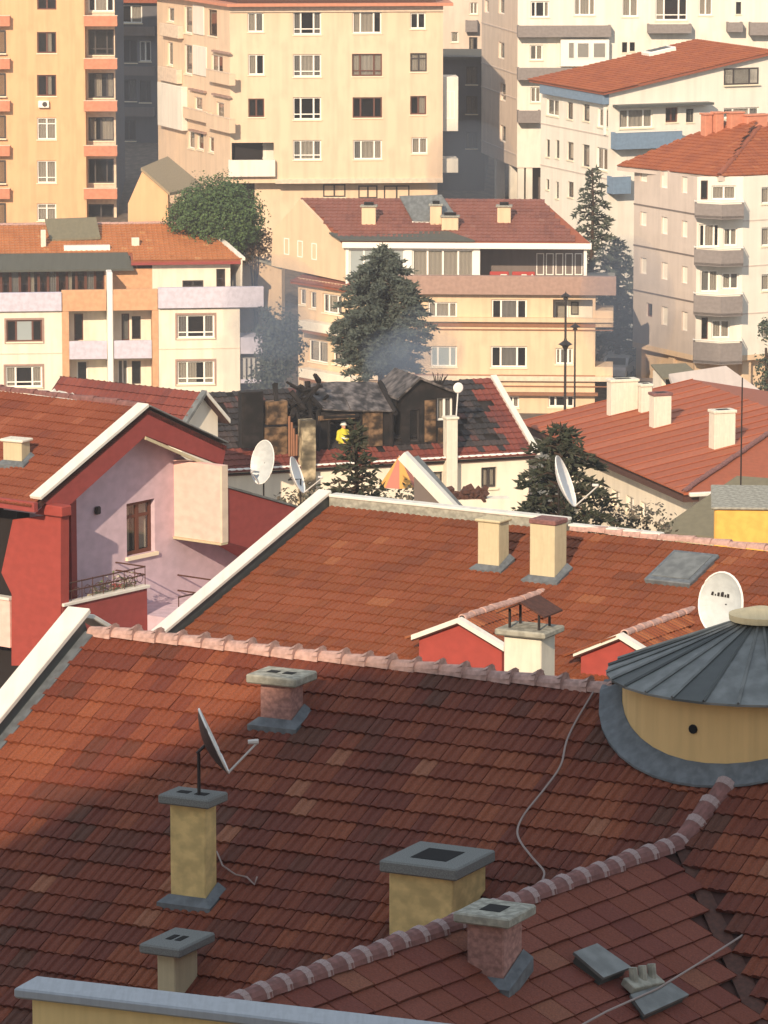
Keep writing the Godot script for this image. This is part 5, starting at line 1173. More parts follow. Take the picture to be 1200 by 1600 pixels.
# ---------------------------------------------------------------- corner block with grey balconies, right
func corner_apartments():
	var c := PD(1088, 400, 287.0); c.y = ground_at(-287) - 1.0; var o := PD(990, 400, 295.2); o.y = c.y
	var h := thing("apartment_building", "pale corner block with grey angular balconies and orange hipped roof at the right", "building", c)
	var f := frame(o, 62.0); var ul := hz(f, 1088, 400).x; var top := hz(f, 1040, 268).y
	var wins := []
	for r in [[[1000, 260, 1011, 284], [1032, 266, 1043, 294], [1065, 276, 1074, 302]], [[1000, 331, 1010, 353], [1033, 339, 1043, 366], [1065, 345, 1074, 371]], [[1000, 403, 1010, 428], [1033, 410, 1043, 437], [1065, 416, 1074, 443]], [[1010, 474, 1019, 495], [1033, 479, 1043, 508], [1065, 487, 1074, 517]]]:
		for w in r: wins.append([w[0], w[1], w[2], w[3], "w1rn" if w[0] != 1010 else "b1dn"])
	var bot := hz(f, 1050, 550).y
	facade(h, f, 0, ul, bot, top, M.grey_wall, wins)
	for y in [[1040, 328], [1040, 393], [1040, 464]]: band(h, f, 0, ul, hz(f, y[0], y[1]).y, 0.1, 0.04, M.shade_wall)
	var e1 := f * Vector3(ul, 0, 0); var g := frame(e1, -2.0); var ug := hz(g, 1160, 400).x
	facade(h, g, 0, ug, bot, top, M.white_wall, [[1095, 282, 1106, 312, "b1dn"], [1112, 290, 1150, 312, "w2ccn"], [1092, 350, 1124, 386, "w3dcd"], [1130, 356, 1152, 384, "w2hcn"], [1094, 422, 1122, 456, "w2gcn"], [1128, 426, 1154, 452, "w2cgn"], [1096, 496, 1106, 530, "b1dn"], [1112, 500, 1140, 528, "w2ccn"]])
	var e2 := g * Vector3(ug, 0, 0); var r := frame(e2, -28.0); var ur := 12.0
	facade(h, r, 0, ur, bot, top, M.white_wall, [[1190, 355, 1216, 384, "w2cc"], [1190, 428, 1216, 454, "w2cc"], [1190, 292, 1216, 318, "w2cc"], [1190, 500, 1216, 528, "w2cc"]])
	for y in [345, 416, 490]: band(h, r, 0, ur, hz(r, 1180, y).y, 0.08, 0.03, M.grey_wall)
	# dark core, ground floor set back on piers
	var core := [f * Vector3(0.6, 0, -0.7), e1 + Vector3(0, 0, -0.9), e2 + Vector3(0, 0, -0.9), r * Vector3(ur, 0, -0.7), r * Vector3(ur, 0, -12), f * Vector3(-6, 0, -9)]
	slab(h, "interior", core.map(func(p): return Vector3(p.x, c.y + top - 0.1, p.z)), UP * -(top - bot - 0.1), M.interior)
	var soff := [f * Vector3(0, 0, 0.02), e1 + Vector3(0, 0, 0.02), e2 + Vector3(0, 0, 0.02), r * Vector3(ur, 0, 0), r * Vector3(ur, 0, -12), f * Vector3(-6, 0, -9)]
	slab(h, "floor_slab", soff.map(func(p): return Vector3(p.x, c.y + bot + 0.1, p.z)), UP * -0.35, M.cream)
	for q in [[f, 0.2], [f, ul * 0.55], [g, 0.3], [r, 0.6], [r, 5.0]]:
		bx(h, "pier", M.cream, q[0], Vector3(q[1] - 0.3, -1.0, -1.0), Vector3(q[1] + 0.4, bot - 0.25, -0.3), 0.04)
	slab(h, "ground_floor_wall", core.map(func(p): return Vector3(p.x, c.y + bot - 0.25, p.z)), UP * -(bot + 0.8), M.cream)
	# balconies: angular in plan
	var n := 0
	for b in [[314, 342], [386, 416], [458, 494], [531, 569]]:
		var base := hz(g, 1122, b[1], 1.7).y; var hi := hz(g, 1122, b[0] + 6, 1.7).y
		var plan := [Vector3(-0.15, 0, 0.05), Vector3(-0.2, 0, 0.7), Vector3(ug * 0.48, 0, 1.75), Vector3(ug * 0.97, 0, 1.35), Vector3(ug + 0.02, 0, 0.05)]
		var m := MB.new(); m.slab(plan.map(func(p): return p + UP * (base + 0.16)), UP * -0.2)
		for i in range(1, plan.size()):
			var p: Vector3 = plan[i - 1]; var q: Vector3 = plan[i]; var inw := (q - p).cross(UP).normalized() * 0.12
			m.slab([p + UP * base, q + UP * base, q + UP * hi, p + UP * hi], -inw)
		var bal := add(h, "balcony", m.mesh(), M.grey_band, g)
		var rl := MB.new()
		for i in range(1, plan.size()): rl.tube([plan[i - 1] + UP * (hi + 0.14), plan[i] + UP * (hi + 0.14)], 0.035, 0.035, 4)
		add(bal, "rail", rl.mesh(), M.white_frame, g); n += 1
	# eave slab and hipped roof
	var ey := top + 0.05; var ov := 0.8
	var p0 := f * Vector3(-0.9, ey, ov); var p1 := PY(1124, 270, c.y + ey + 0.2); p1.y = c.y + ey; var p2 := r * Vector3(ur, ey, ov)
	var pb := f * Vector3(-0.9, ey, -13.0); var pr := r * Vector3(ur, ey, -13)
	slab(h, "eave_slab", [p0, p1, p2, pr, pb], UP * -0.35, M.grey_wall)
	var hd := (f.basis.x * -1.0); var apx := p1 + (-f.basis.z * 7.5 - r.basis.z * 6.5); apx.y = p1.y + 2.7
	var apl := p0 - f.basis.z * 7.5 + f.basis.x * 1.5; apl.y = apx.y; var apr := p2 - r.basis.z * 6.5; apr.y = apx.y
	var set_ := tile_set("far_orange2", 0.34, 0.45, tones([[0.363, 0.093, 0.028], [0.396, 0.104, 0.032], [0.429, 0.114, 0.035], [0.451, 0.123, 0.037], [0.484, 0.154, 0.053]]), true)
	for q in [[p0, p1, apx, apl], [p1, p2, apr, apx]]:
		var dk := MB.new(); dk.slab(q.map(func(v): return v - q[0] + UP * 0.02), UP * -0.02); var roof := add(h, "roof", dk.mesh(), M.far_deck, Transform3D(Basis(), q[0]))
		var a: Vector3 = (q[1] - q[0]).normalized(); var nn: Vector3 = a.cross(q[3] - q[0]).normalized()
		if nn.y < 0: nn = -nn
		var dn := nn.cross(a).normalized() * -1.0
		if dn.y > 0: dn = -dn
		var poly := PackedVector2Array()
		var org: Vector3 = q[0] - dn * 12.0
		for v in q: poly.append(Vector2((v - org).dot(a), (v - org).dot(dn)))
		lay(roof, org + nn * 0.03, a, dn, -8, 26, 0, 12.0, 0.34, 0.45, set_, func(p): return Geometry2D.is_point_in_polygon(Vector2((p - org).dot(a), (p - org).dot(dn)), poly), 0, 0.02)
	caps(h, p1 + UP * 0.02, apx + UP * 0.02, 0.16, 0.5, M.far_deck, null, "hip_tile")
	# tiled chimneys
	for e in [[1102, 1113, 180, 208], [1119, 1131, 178, 206], [1142, 1162, 178, 212], [1168, 1200, 182, 206]]:
		var q := PD(e[0], e[3], 296.0); var ff := frame(q, -28); var rr := prect(ff, e[0], e[2], e[1], e[3])
		var ch := bx(h, "chimney", M.salmon, ff, Vector3(0, -1.5, -0.6), Vector3(rr.size.x, rr.size.y, 0), 0.03); bx(ch, "chimney_cap", M.salmon, ff, Vector3(-0.08, rr.size.y, -0.68), Vector3(rr.size.x + 0.08, rr.size.y + 0.12, 0.08), 0.03)

# ---------------------------------------------------------------- blocks at the back
func far_blocks():
	# orange tower at the left
	var o := PD(-60, 300, 350.0); o.y = ground_at(-350); var f := frame(o, 0.0); var top := hz(f, 60, -60).y
	var h := thing("apartment_tower", "tall orange-plastered apartment tower with salmon balconies at the left edge", "building", o)
	var ue := hz(f, 134, 200).x
	var wins := []
	for e in [[-18, 15, "b2ddn"], [50, 83, "b2dh"], [117, 150, "b2dh"], [184, 218, "w2cc^"], [251, 286, "w2cc+"], [318, 345, "w2cc^"]]: wins.append([58, e[0], 88, e[1], e[2]])
	facade(h, f, 0, ue, -0.5, top, M.orange_tower, wins)
	var fb := frame(f * Vector3(ue, 0, -1.6), 0.0); var ub := hz(fb, 181, 200).x; var bw := []
	for e in [[-22, 18, "w3dcd"], [46, 86, "k3ddd+"], [114, 153, "k3dhc"], [183, 220, "k2hc"], [248, 286, "k3ddd"], [319, 350, "k2dd"]]: bw.append([138, e[0], 178, e[1], e[2]])
	facade(h, fb, 0, ub, -0.5, top, M.peach_trim, bw)
	bx(h, "side_wall", M.orange_tower, f, Vector3(ue - 0.1, -0.5, -1.6), Vector3(ue, top, -0.22)); bx(h, "side_wall", M.slate_shade_wall, fb, Vector3(ub - 0.2, -0.5, -12), Vector3(ub, top, -0.23))  # right side coloured dark grey to stand in for its shade
	bx(h, "wall_core", M.interior, f, Vector3(0.2, -0.5, -13), Vector3(ue - 0.12, top, -0.6)); bx(h, "wall_core", M.interior, fb, Vector3(0.0, -0.5, -11), Vector3(ub - 0.22, top, -0.6))
	for y in [25, 92, 158, 228, 295]:
		balcony(h, f, 131, y, 183, y + 16, 0.1, M.salmon, M.peach_trim); bx(h, "balcony_slab", M.salmon, f, Vector3(ue + 0.02, hz(f, 150, y + 16).y, -1.6), Vector3(hz(f, 182, y).x, hz(f, 150, y + 16).y + 0.18, -0.05))
		balcony(h, f, -40, y, 15, y + 16, 0.7, M.salmon, M.peach_trim)
		var lw := prect(f, -30, y + 22, 9, y + 58); win(h, f * Transform3D(Basis(), Vector3(0, 0, 0.25)), lw, "k2cd")
	var ac := prect(f, 60, 157, 77, 168); var au := bx(h, "air_conditioner", M.white_frame, f, Vector3(ac.position.x, ac.position.y, 0.02), Vector3(ac.end.x, ac.end.y, 0.35), 0.03)
	var fan := MB.new(); fan.lathe([Vector2(0.0, 0.0), Vector2(0.2, 0.0)], 12, Transform3D(Basis(Vector3.RIGHT, PI / 2), Vector3(ac.get_center().x + 0.1, ac.get_center().y, 0.355))); add(au, "fan_grille", fan.mesh(), M.dark_frame, f)
	slab(h, "roof", [f * Vector3(-0.5, top, 1.0), f * Vector3(ue + ub + 0.5, top, 0.6), f * Vector3(ue + ub + 0.5, top, -13), f * Vector3(-0.5, top, -13)], UP * 0.4, M.salmon)
	# grey block in the shaded gap
	o = PD(183, 300, 376.0); o.y = ground_at(-376); f = frame(o, 8.0); top = hz(f, 215, 4).y; ue = hz(f, 262, 200).x
	h = thing("apartment_building", "grey-brown block in shade between the orange tower and the peach block", "building", o)
	facade(h, f, -4, ue, -0.5, top, M.slate_shade_wall, [[188, 8, 222, 36, "w2dc"], [191, 62, 214, 98, "k2dd"], [218, 64, 236, 96, "w2gd"], [190, 124, 213, 158, "k2dg"], [218, 126, 236, 160, "k2dd"], [190, 188, 212, 220, "k2dd"], [190, 246, 214, 280, "k2dd"]])
	for y in [42, 104, 168, 230]: balcony(h, f, 184, y, 240, y + 14, 0.6, M.shade_wall)
	bx(h, "wall_core", M.interior, f, Vector3(-3.8, -0.5, -10), Vector3(ue - 0.1, top - 0.1, -0.6))
	bx(h, "roof", M.far_deck, f, Vector3(-4.3, top, -10.3), Vector3(ue + 0.3, top + 0.3, 0.6))
	# peach block in the middle
	o = PD(360, 250, 335.0); o.y = ground_at(-336); f = frame(o, -4.0); top = hz(f, 520, 9).y; ue = hz(f, 692, 150).x
	h = thing("apartment_building", "peach-cream block with four window columns and red eave at the top centre", "building", o)
	var bot := hz(f, 560, 285).y; wins = []
	for e in [[387, 20, 412, 50, "w2cg"], [388, 85, 413, 117, "w2cd"], [388, 154, 413, 183, "b2dd"], [458, 18, 502, 54, "w3gdg+"], [458, 85, 502, 120, "w3gcg+"], [458, 152, 502, 187, "w3ddd+"], [458, 219, 502, 250, "w3gcg+"], [551, 18, 596, 52, "w3ccd"], [550, 84, 597, 119, "b3ccc+"], [551, 152, 597, 184, "b3ddd"], [552, 219, 597, 249, "w3gcc"], [641, 20, 665, 45, "w2dd"], [641, 83, 667, 112, "k2cc^"], [641, 150, 666, 179, "b2dc"], [643, 215, 668, 240, "w2cc"]]: wins.append(e)
	facade(h, f, 0, ue, bot, top, M.peach, wins, [[362, 223, 428, 264]])
	bx(h, "balcony_back", M.white_wall, f, Vector3(0.02, bot, -1.6), Vector3(hz(f, 432, 240).x, hz(f, 400, 218).y, -1.4)); win(h, f * Transform3D(Basis(), Vector3(0, 0, -1.25)), prect(f, 384, 224, 396, 262, -1.25), "w1dn"); win(h, f * Transform3D(Basis(), Vector3(0, 0, -1.25)), prect(f, 404, 226, 416, 248, -1.25), "w1gn")
	balcony(h, f, 357, 250, 430, 276, 0.5, M.white_wall)
	for x in [[430, 540], [540, 690]]: pass
	band(h, f, hz(f, 430, 280).x, ue, bot - 0.05, 0.35, 0.12, M.peach_trim, "cornice"); band(h, f, 0, ue, top - 0.45, 0.4, 0.15, M.peach_trim, "cornice")
	bx(h, "ground_floor_wall", M.peach, f, Vector3(0.5, -0.5, -12), Vector3(ue - 0.3, bot - 0.06, -1.2))
	for e in [[505, 540, 288, 308], [560, 590, 290, 310], [600, 640, 290, 312]]: win(h, f * Transform3D(Basis(), Vector3(0, 0, -1.05)), prect(f, e[0], e[2], e[1], e[3], -1.05), "k2dc")
	bx(h, "wall_core", M.interior, f, Vector3(0.2, bot, -12), Vector3(ue - 0.25, top - 0.1, -1.7)); bx(h, "wall_core", M.interior, f, Vector3(hz(f, 434, 240).x, bot, -1.7), Vector3(ue - 0.25, top - 0.1, -0.6)); bx(h, "wall_core", M.interior, f, Vector3(0.2, hz(f, 400, 214).y, -1.7), Vector3(ue - 0.25, top - 0.1, -0.6))
	bx(h, "side_wall", M.peach, f, Vector3(ue - 0.2, bot, -12), Vector3(ue, top, -0.23))
	for e in [[120, 205], [248, 270]]:
		var r := prect(f, 692, e[0], 716, e[1], -1.0); bx(h, "side_bay", M.white_wall, f, Vector3(ue + 0.01, r.position.y, -3.2), Vector3(r.end.x, r.end.y, -1.0), 0.02)
	win(h, f * Transform3D(Basis(), Vector3(0, 0, -0.85)), prect(f, 696, 142, 711, 186, -0.85), "w2cgn")
	# angled left front of the same block, with balconies
	var lo := PD(247, 200, 351.0); var o2 := f.origin; var ang := rad_to_deg(atan2(o2.z - lo.z, o2.x - lo.x)); lo.y = o2.y; var lf := frame(lo, ang); var ul := Vector2(o2.x - lo.x, o2.z - lo.z).length()
	facade(h, lf, 0, ul, -0.5, top, M.peach, [[262, 12, 272, 34, "w1c"], [288, 10, 300, 52, "w1g"], [325, 15, 339, 56, "k1d"], [262, 66, 270, 102, "w1c"], [288, 70, 300, 116, "w1g"], [330, 86, 348, 122, "w2cd"], [304, 152, 316, 172, "w1c"], [338, 160, 350, 190, "w1c"], [272, 148, 282, 175, "k1d"], [294, 205, 304, 232, "w1g"], [308, 206, 318, 234, "w1d"], [326, 214, 334, 238, "w1d"]])
	bx(h, "wall_core", M.interior, lf, Vector3(0.2, -0.5, -8), Vector3(ul - 0.6, top - 0.1, -0.6))
	for e in [[322, 358, 112, 130], [286, 322, 172, 188], [322, 358, 182, 204]]: balcony(h, lf, e[0], e[2], e[1], e[3], 0.5, M.peach, M.peach_trim)
	for e in [[249, 278, 38, 58], [246, 276, 106, 128], [246, 284, 132, 200]]:
		var r := prect(lf, e[0], e[2], e[1], e[3], 0.5); bx(h, "bay", M.white_wall if e[3] == 200 else M.peach_trim, lf, Vector3(r.position.x, r.position.y, 0.01), Vector3(r.end.x, r.end.y, 0.5), 0.03)
	for e in [[294, 318, 138, 143], [330, 356, 78, 83], [330, 356, 146, 151], [294, 318, 203, 207]]:
		var r := prect(lf, e[0], e[2], e[1], e[3], 0.28); bx(h, "awning", M.rose_band, lf, Vector3(r.position.x, r.position.y, 0.01), Vector3(r.end.x, r.position.y + 0.14, 0.28))
	for e in [[301, 318, 8, 54], [301, 322, 72, 118]]:
		var r := prect(lf, e[0], e[2], e[1], e[3], 0.1); bx(h, "white_panel", M.white_wall, lf, Vector3(r.position.x, r.position.y, 0.005), Vector3(r.end.x, r.end.y, 0.1), 0.02)
	var eb := [lf * Vector3(-0.6, top, 0.8), f * Vector3(-0.2, top, 0.9), f * Vector3(ue + 0.7, top, 0.8), f * Vector3(ue + 0.7, top, -12), lf * Vector3(-0.6, top, -8)]
	slab(h, "roof", eb, UP * 0.22, M.salmon); slab(h, "roof", eb.map(func(p): return p.lerp(f * Vector3(ue * 0.4, top, -6), 0.12) + UP * 1.2), UP * -0.95, M.rust)
	# white blocks at the back right
	o = PD(808, 200, 345.0); o.y = ground_at(-345); f = frame(o, -2.0); top = hz(f, 960, -70).y; ue = hz(f, 1290, 60).x
	h = thing("apartment_building", "long white block with dark grey balcony bands at the top right", "building", o)
	bot = hz(f, 830, 262).y
	facade(h, f, 0, ue, bot, top, M.white_wall, [[829, 2, 858, 27, "w3ddc"], [897, -6, 930, 24, "w3ccc"], [972, -4, 997, 26, "w2cc"], [1024, -4, 1074, 32, "w3cdd+"], [1092, -4, 1113, 24, "w2cc"], [1150, 3, 1158, 22, "k1d"], [828, 70, 848, 94, "w2gc"], [972, 66, 980, 82, "k1d"], [984, 66, 992, 80, "k1d"], [829, 136, 845, 160, "w2cc"]])
	for e in [[809, 955, 40, 58], [1013, 1081, 38, 52], [1137, 1161, 35, 50], [1172, 1290, 35, 55], [809, 915, 106, 125], [809, 845, 173, 192]]: balcony(h, f, e[0], e[2], e[1], e[3], 1.1, M.grey_band)
	var lg := prect(f, 876, 62, 952, 104, 0.9); var eg := bx(h, "balcony_enclosure", M.white_frame, f, Vector3(lg.position.x, lg.position.y, 0.02), Vector3(lg.end.x, lg.end.y, 0.9), 0.03); eg.set_meta("label", "white glazed balcony enclosure")
	for e in [[888, 898, "w1dn"], [901, 922, "w1cn"], [926, 948, "w1cn"]]: win(h, f * Transform3D(Basis(), Vector3(0, 0, 1.08)), prect(f, e[0], 66, e[1], 92, 1.08), e[2])
	bx(h, "wall_core", M.interior, f, Vector3(0.2, bot, -12), Vector3(ue, top - 0.1, -0.6)); bx(h, "ground_floor_wall", M.shade_wall, f, Vector3(0.5, -0.5, -12), Vector3(ue, bot, -1.8))
	for x in [809, 822, 846]: bx(h, "pier", M.white_wall, f, Vector3(hz(f, x, 270).x, -0.5, -0.6), Vector3(hz(f, x, 270).x + 0.5, bot, -0.1))
	lo = PD(752, 200, 358.0); o2 = f.origin; ang = rad_to_deg(atan2(o2.z - lo.z, o2.x - lo.x)); lo.y = o2.y; lf = frame(lo, ang); ul = Vector2(o2.x - lo.x, o2.z - lo.z).length()
	facade(h, lf, 0, ul, bot, top, M.pinkish_wall, [[779, -2, 788, 22, "w1cn"], [779, 66, 788, 92, "w1cn"], [782, 130, 790, 158, "w1cn"], [781, 196, 790, 222, "w1cn"], [757, 0, 764, 20, "w1cn"]])
	for y in [44, 108, 146, 232]: band(h, lf, 0, ul, hz(lf, 780, y).y, 0.1, 0.04, M.grey_wall)
	bx(h, "wall_core", M.interior, lf, Vector3(0.2, bot, -9), Vector3(ul - 0.5, top - 0.1, -0.6)); bx(h, "pier", M.white_wall, lf, Vector3(ul * 0.35, -0.5, -0.8), Vector3(ul * 0.35 + 0.7, bot, -0.1)); bx(h, "pier", M.white_wall, lf, Vector3(ul * 0.75, -0.5, -0.8), Vector3(ul * 0.75 + 0.5, bot, -0.1))
	bx(h, "roof", M.salmon, f, Vector3(-2, top, -12), Vector3(ue + 1, top + 0.3, 1.0))
	# pale wing glimpsed in the gap, and a block coloured dark for the shade under it
	o = PD(690, 100, 376.0); o.y = ground_at(-376); f = frame(o, 4.0); top = hz(f, 720, -60).y; ue = hz(f, 770, 60).x
	h = thing("apartment_building", "pale pink block seen in the narrow gap right of the peach block", "building", o)
	facade(h, f, -3, ue, -0.5, top, M.pinkish_wall, [[733, 58, 746, 84, "k2cd"], [705, 50, 716, 66, "w1c"], [734, 4, 746, 22, "w2cc"]])
	balcony(h, f, 727, 32, 746, 50, 0.8, M.grey_band)
	bx(h, "wall_core", M.interior, f, Vector3(-2.8, -0.5, -9), Vector3(ue - 0.1, top - 0.1, -0.6)); bx(h, "roof", M.salmon, f, Vector3(-3.3, top, -9), Vector3(ue + 0.3, top + 0.3, 0.8))
	o = PD(690, 200, 360.0); o.y = ground_at(-360); f = frame(o, 4.0); top = hz(f, 720, 92).y; ue = hz(f, 757, 200).x
	h = thing("apartment_building", "low block darkened to slate-grey as shade in the smoky gap right of the peach block", "building", o)
	facade(h, f, -3, ue, -0.5, top, M.slate_shade_wall, [[728, 104, 746, 132, "k2dd"], [728, 150, 746, 178, "k2dd"], [728, 206, 746, 232, "k2dd"]])
	bx(h, "wall_core", M.interior, f, Vector3(-2.8, -0.5, -9), Vector3(ue - 0.1, top - 0.1, -0.6)); bx(h, "roof", M.awning_dark, f, Vector3(-3.2, top, -9), Vector3(ue + 0.2, top + 0.2, 0.5))

# ---------------------------------------------------------------- white block with the blue bands, small cottage
func small_buildings():
	var c := PD(951, 200, 313.0); c.y = ground_at(-315); var o := PD(845, 200, 324.0); o.y = c.y
	var h := thing("apartment_building", "white block with blue-grey balcony bands and orange gabled roof at the upper right", "building", c)
	var f := frame(o, rad_to_deg(atan2(c.z - o.z, c.x - o.x))); var ul := hz(f, 951, 200).x; var ey := hz(f, 900, 135).y
	facade(h, f, 0, ul, -0.5, ey, M.white_wall, [[854, 155, 873, 181, "w2gc"], [886, 160, 895, 186, "k1d"], [911, 163, 921, 189, "k1g"], [934, 170, 950, 199, "w2gd"], [853, 218, 859, 245, "k1d"], [868, 219, 874, 247, "k1d"], [886, 222, 896, 250, "k1c"], [910, 226, 921, 260, "k1g"], [932, 231, 949, 266, "w2gd"], [853, 280, 858, 296, "k1d"], [868, 284, 873, 310, "k1d"], [887, 284, 896, 308, "k1d"]])
	for y in [[900, 204], [900, 270]]: band(h, f, 0, ul, hz(f, y[0], y[1]).y, 0.08, 0.04, M.grey_wall)
	var b0 := hz(f, 843, 126, 0.5); var b1 := hz(f, 942, 148, 0.5); bx(h, "blue_fascia", M.blue_band, f, Vector3(b0.x, hz(f, 900, 156, 0.5).y, 0.02), Vector3(b1.x, ey - 0.02, 0.5), 0.02)
	bx(h, "corner_pipe", M.white_frame, f, Vector3(ul - 0.5, ey - 3.0, 0.02), Vector3(ul - 0.3, ey, 0.2))
	var r := frame(f * Vector3(ul, 0, 0), -23.0); var gp := hz(r, 1200, 84); var slope := (gp.y - ey) / gp.x; var half := 13.0; var apy := ey + slope * half
	facade(h, r, 0, half * 2, -0.5, ey, M.white_wall, [[1131, 168, 1186, 184, "w3gcg"], [1040, 168, 1059, 191, "b2dd"], [1072, 170, 1084, 191, "k2dc"], [968, 170, 1020, 200, "w3ccc"]])
	var tm := MB.new(); tm.slab([Vector3(0, ey, 0), Vector3(half * 2, ey, 0), Vector3(half, apy - 0.1, 0)], Vector3(0, 0, -0.25)); add(h, "gable_wall", tm.mesh(), M.white_wall, r)
	var wr := prect(r, 1131, 106, 1185, 132); win(h, r * Transform3D(Basis(), Vector3(0, 0, 0.16)), wr, "k3cgc")
	var aw := prect(r, 966, 160, 1115, 166, 0.9); bx(h, "awning", M.zinc_dark, r, Vector3(aw.position.x, aw.position.y, 0.01), Vector3(aw.end.x, aw.position.y + 0.16, 1.0))
	for e in [[964, 1066, 206, 232], [958, 986, 276, 303]]: balcony(h, r, e[0], e[2], e[1], e[3], 1.0, M.blue_band, M.white_frame)
	bx(h, "wall_core", M.interior, r, Vector3(0.6, -0.5, -12), Vector3(half * 2, ey - 0.1, -0.6))
	# roof
	var a: Vector3 = f.basis.x; var e0 := f * Vector3(-0.8, ey, 0.6); var e1 := f * Vector3(ul + 0.5, ey, 0.6); var ap := r * Vector3(half, apy + 0.1, 0.5); var ln := e0.distance_to(e1)
	var ra := ap - a * ln; var dk := MB.new(); dk.slab([e0, e1, ap, ra].map(func(p): return p - e0), UP * -0.16); var roof := add(h, "roof", dk.mesh(), M.far_deck, Transform3D(Basis(), e0))
	var rb: Vector3 = r * Vector3(half * 2 + 0.6, ey, 0.5); slab(h, "roof", [ap, rb, rb - a * ln, ra], UP * -0.16, M.far_deck)
	var up := (ap - e1); var nn := a.cross(up).normalized()
	if nn.y < 0: nn = -nn
	var dn := a.cross(nn).normalized()
	if dn.y > 0: dn = -dn
	var org := ra - a * 3.0; var poly := PackedVector2Array()
	for v in [e0, e1, ap, ra]: poly.append(Vector2((v - org).dot(a), (v - org).dot(dn)))
	lay(roof, org + nn * 0.04, a, dn, -12, ln + 12, 0, up.length() + 1, 0.34, 0.45, tile_sets["far_orange2"], func(p): return Geometry2D.is_point_in_polygon(Vector2((p - org).dot(a), (p - org).dot(dn)), poly), 0, 0.02)
	var pl := Plane(e0, e1, ap); var sk := PP(1030, 84, pl); var sx := Transform3D(Basis(a, nn, a.cross(nn)), sk)
	var sl := bx(h, "roof_window", M.white_frame, sx, Vector3(-0.7, -0.1, -1.1), Vector3(0.7, 0.35, 1.1), 0.05); bx(sl, "pane", M.zinc_dark, sx, Vector3(-0.5, 0.33, -0.8), Vector3(0.5, 0.37, 0.8))
	# small peach cottage with tan roof beside the green tree
	var co := PD(204, 330, 300.0); co.y = ground_at(-300); var cf := frame(co, 22.0)
	var k := thing("cottage", "small peach gable-walled cottage with tan shingle roof beside the green tree", "house", co)
	panel(k, "wall", cf, [[200, 380], [200, 318], [222, 268], [262, 298], [264, 380]], 0.0, 0.3, M.orange_tower)
	var q := [hz(cf, 220, 262, 0.2), hz(cf, 265, 301, 0.2)]; var dm := MB.new()
	dm.slab([q[0], q[1], hz(cf, 318, 290, -5.0), hz(cf, 262, 244, -5.0)], UP * -0.2); add(k, "roof", dm.mesh(), M.shingle_tan, cf)
	bx(k, "wall_core", M.orange_tower, cf, Vector3(0.1, -0.5, -5), Vector3(hz(cf, 260, 340).x, hz(cf, 240, 330).y, -0.31))
	# retaining wall stepping down left of the terrace block
	var wo := PD(372, 440, 300.0); wo.y = ground_at(-300); var wf := frame(wo, 30.0); var t0 := hz(wf, 374, 398); var t1 := hz(wf, 440, 420)
	var rw := thing("garden_wall", "cream garden wall with pale coping sloping down left of the terrace block", "wall", wo)
	var wm := MB.new(); wm.slab([Vector3(t0.x, -0.5, 0), Vector3(t1.x, -0.5, 0), Vector3(t1.x, t1.y, 0), Vector3(t0.x, t0.y, 0)], Vector3(0, 0, -0.4)); add(rw, "wall", wm.mesh(), M.cream, wf)
	wm = MB.new(); wm.slab([Vector3(t0.x, t0.y + 0.15, 0.15), Vector3(t1.x, t1.y + 0.15, 0.15), Vector3(t1.x, t1.y + 0.15, -0.55), Vector3(t0.x, t0.y + 0.15, -0.55)], UP * -0.14); add(rw, "coping", wm.mesh(), M.concrete, wf)

# ---------------------------------------------------------------- trees
func limb(b: MB, p: Vector3, q: Vector3, r0: float, r1: float, k := 5): b.tube([p, q], r0, r1, k)
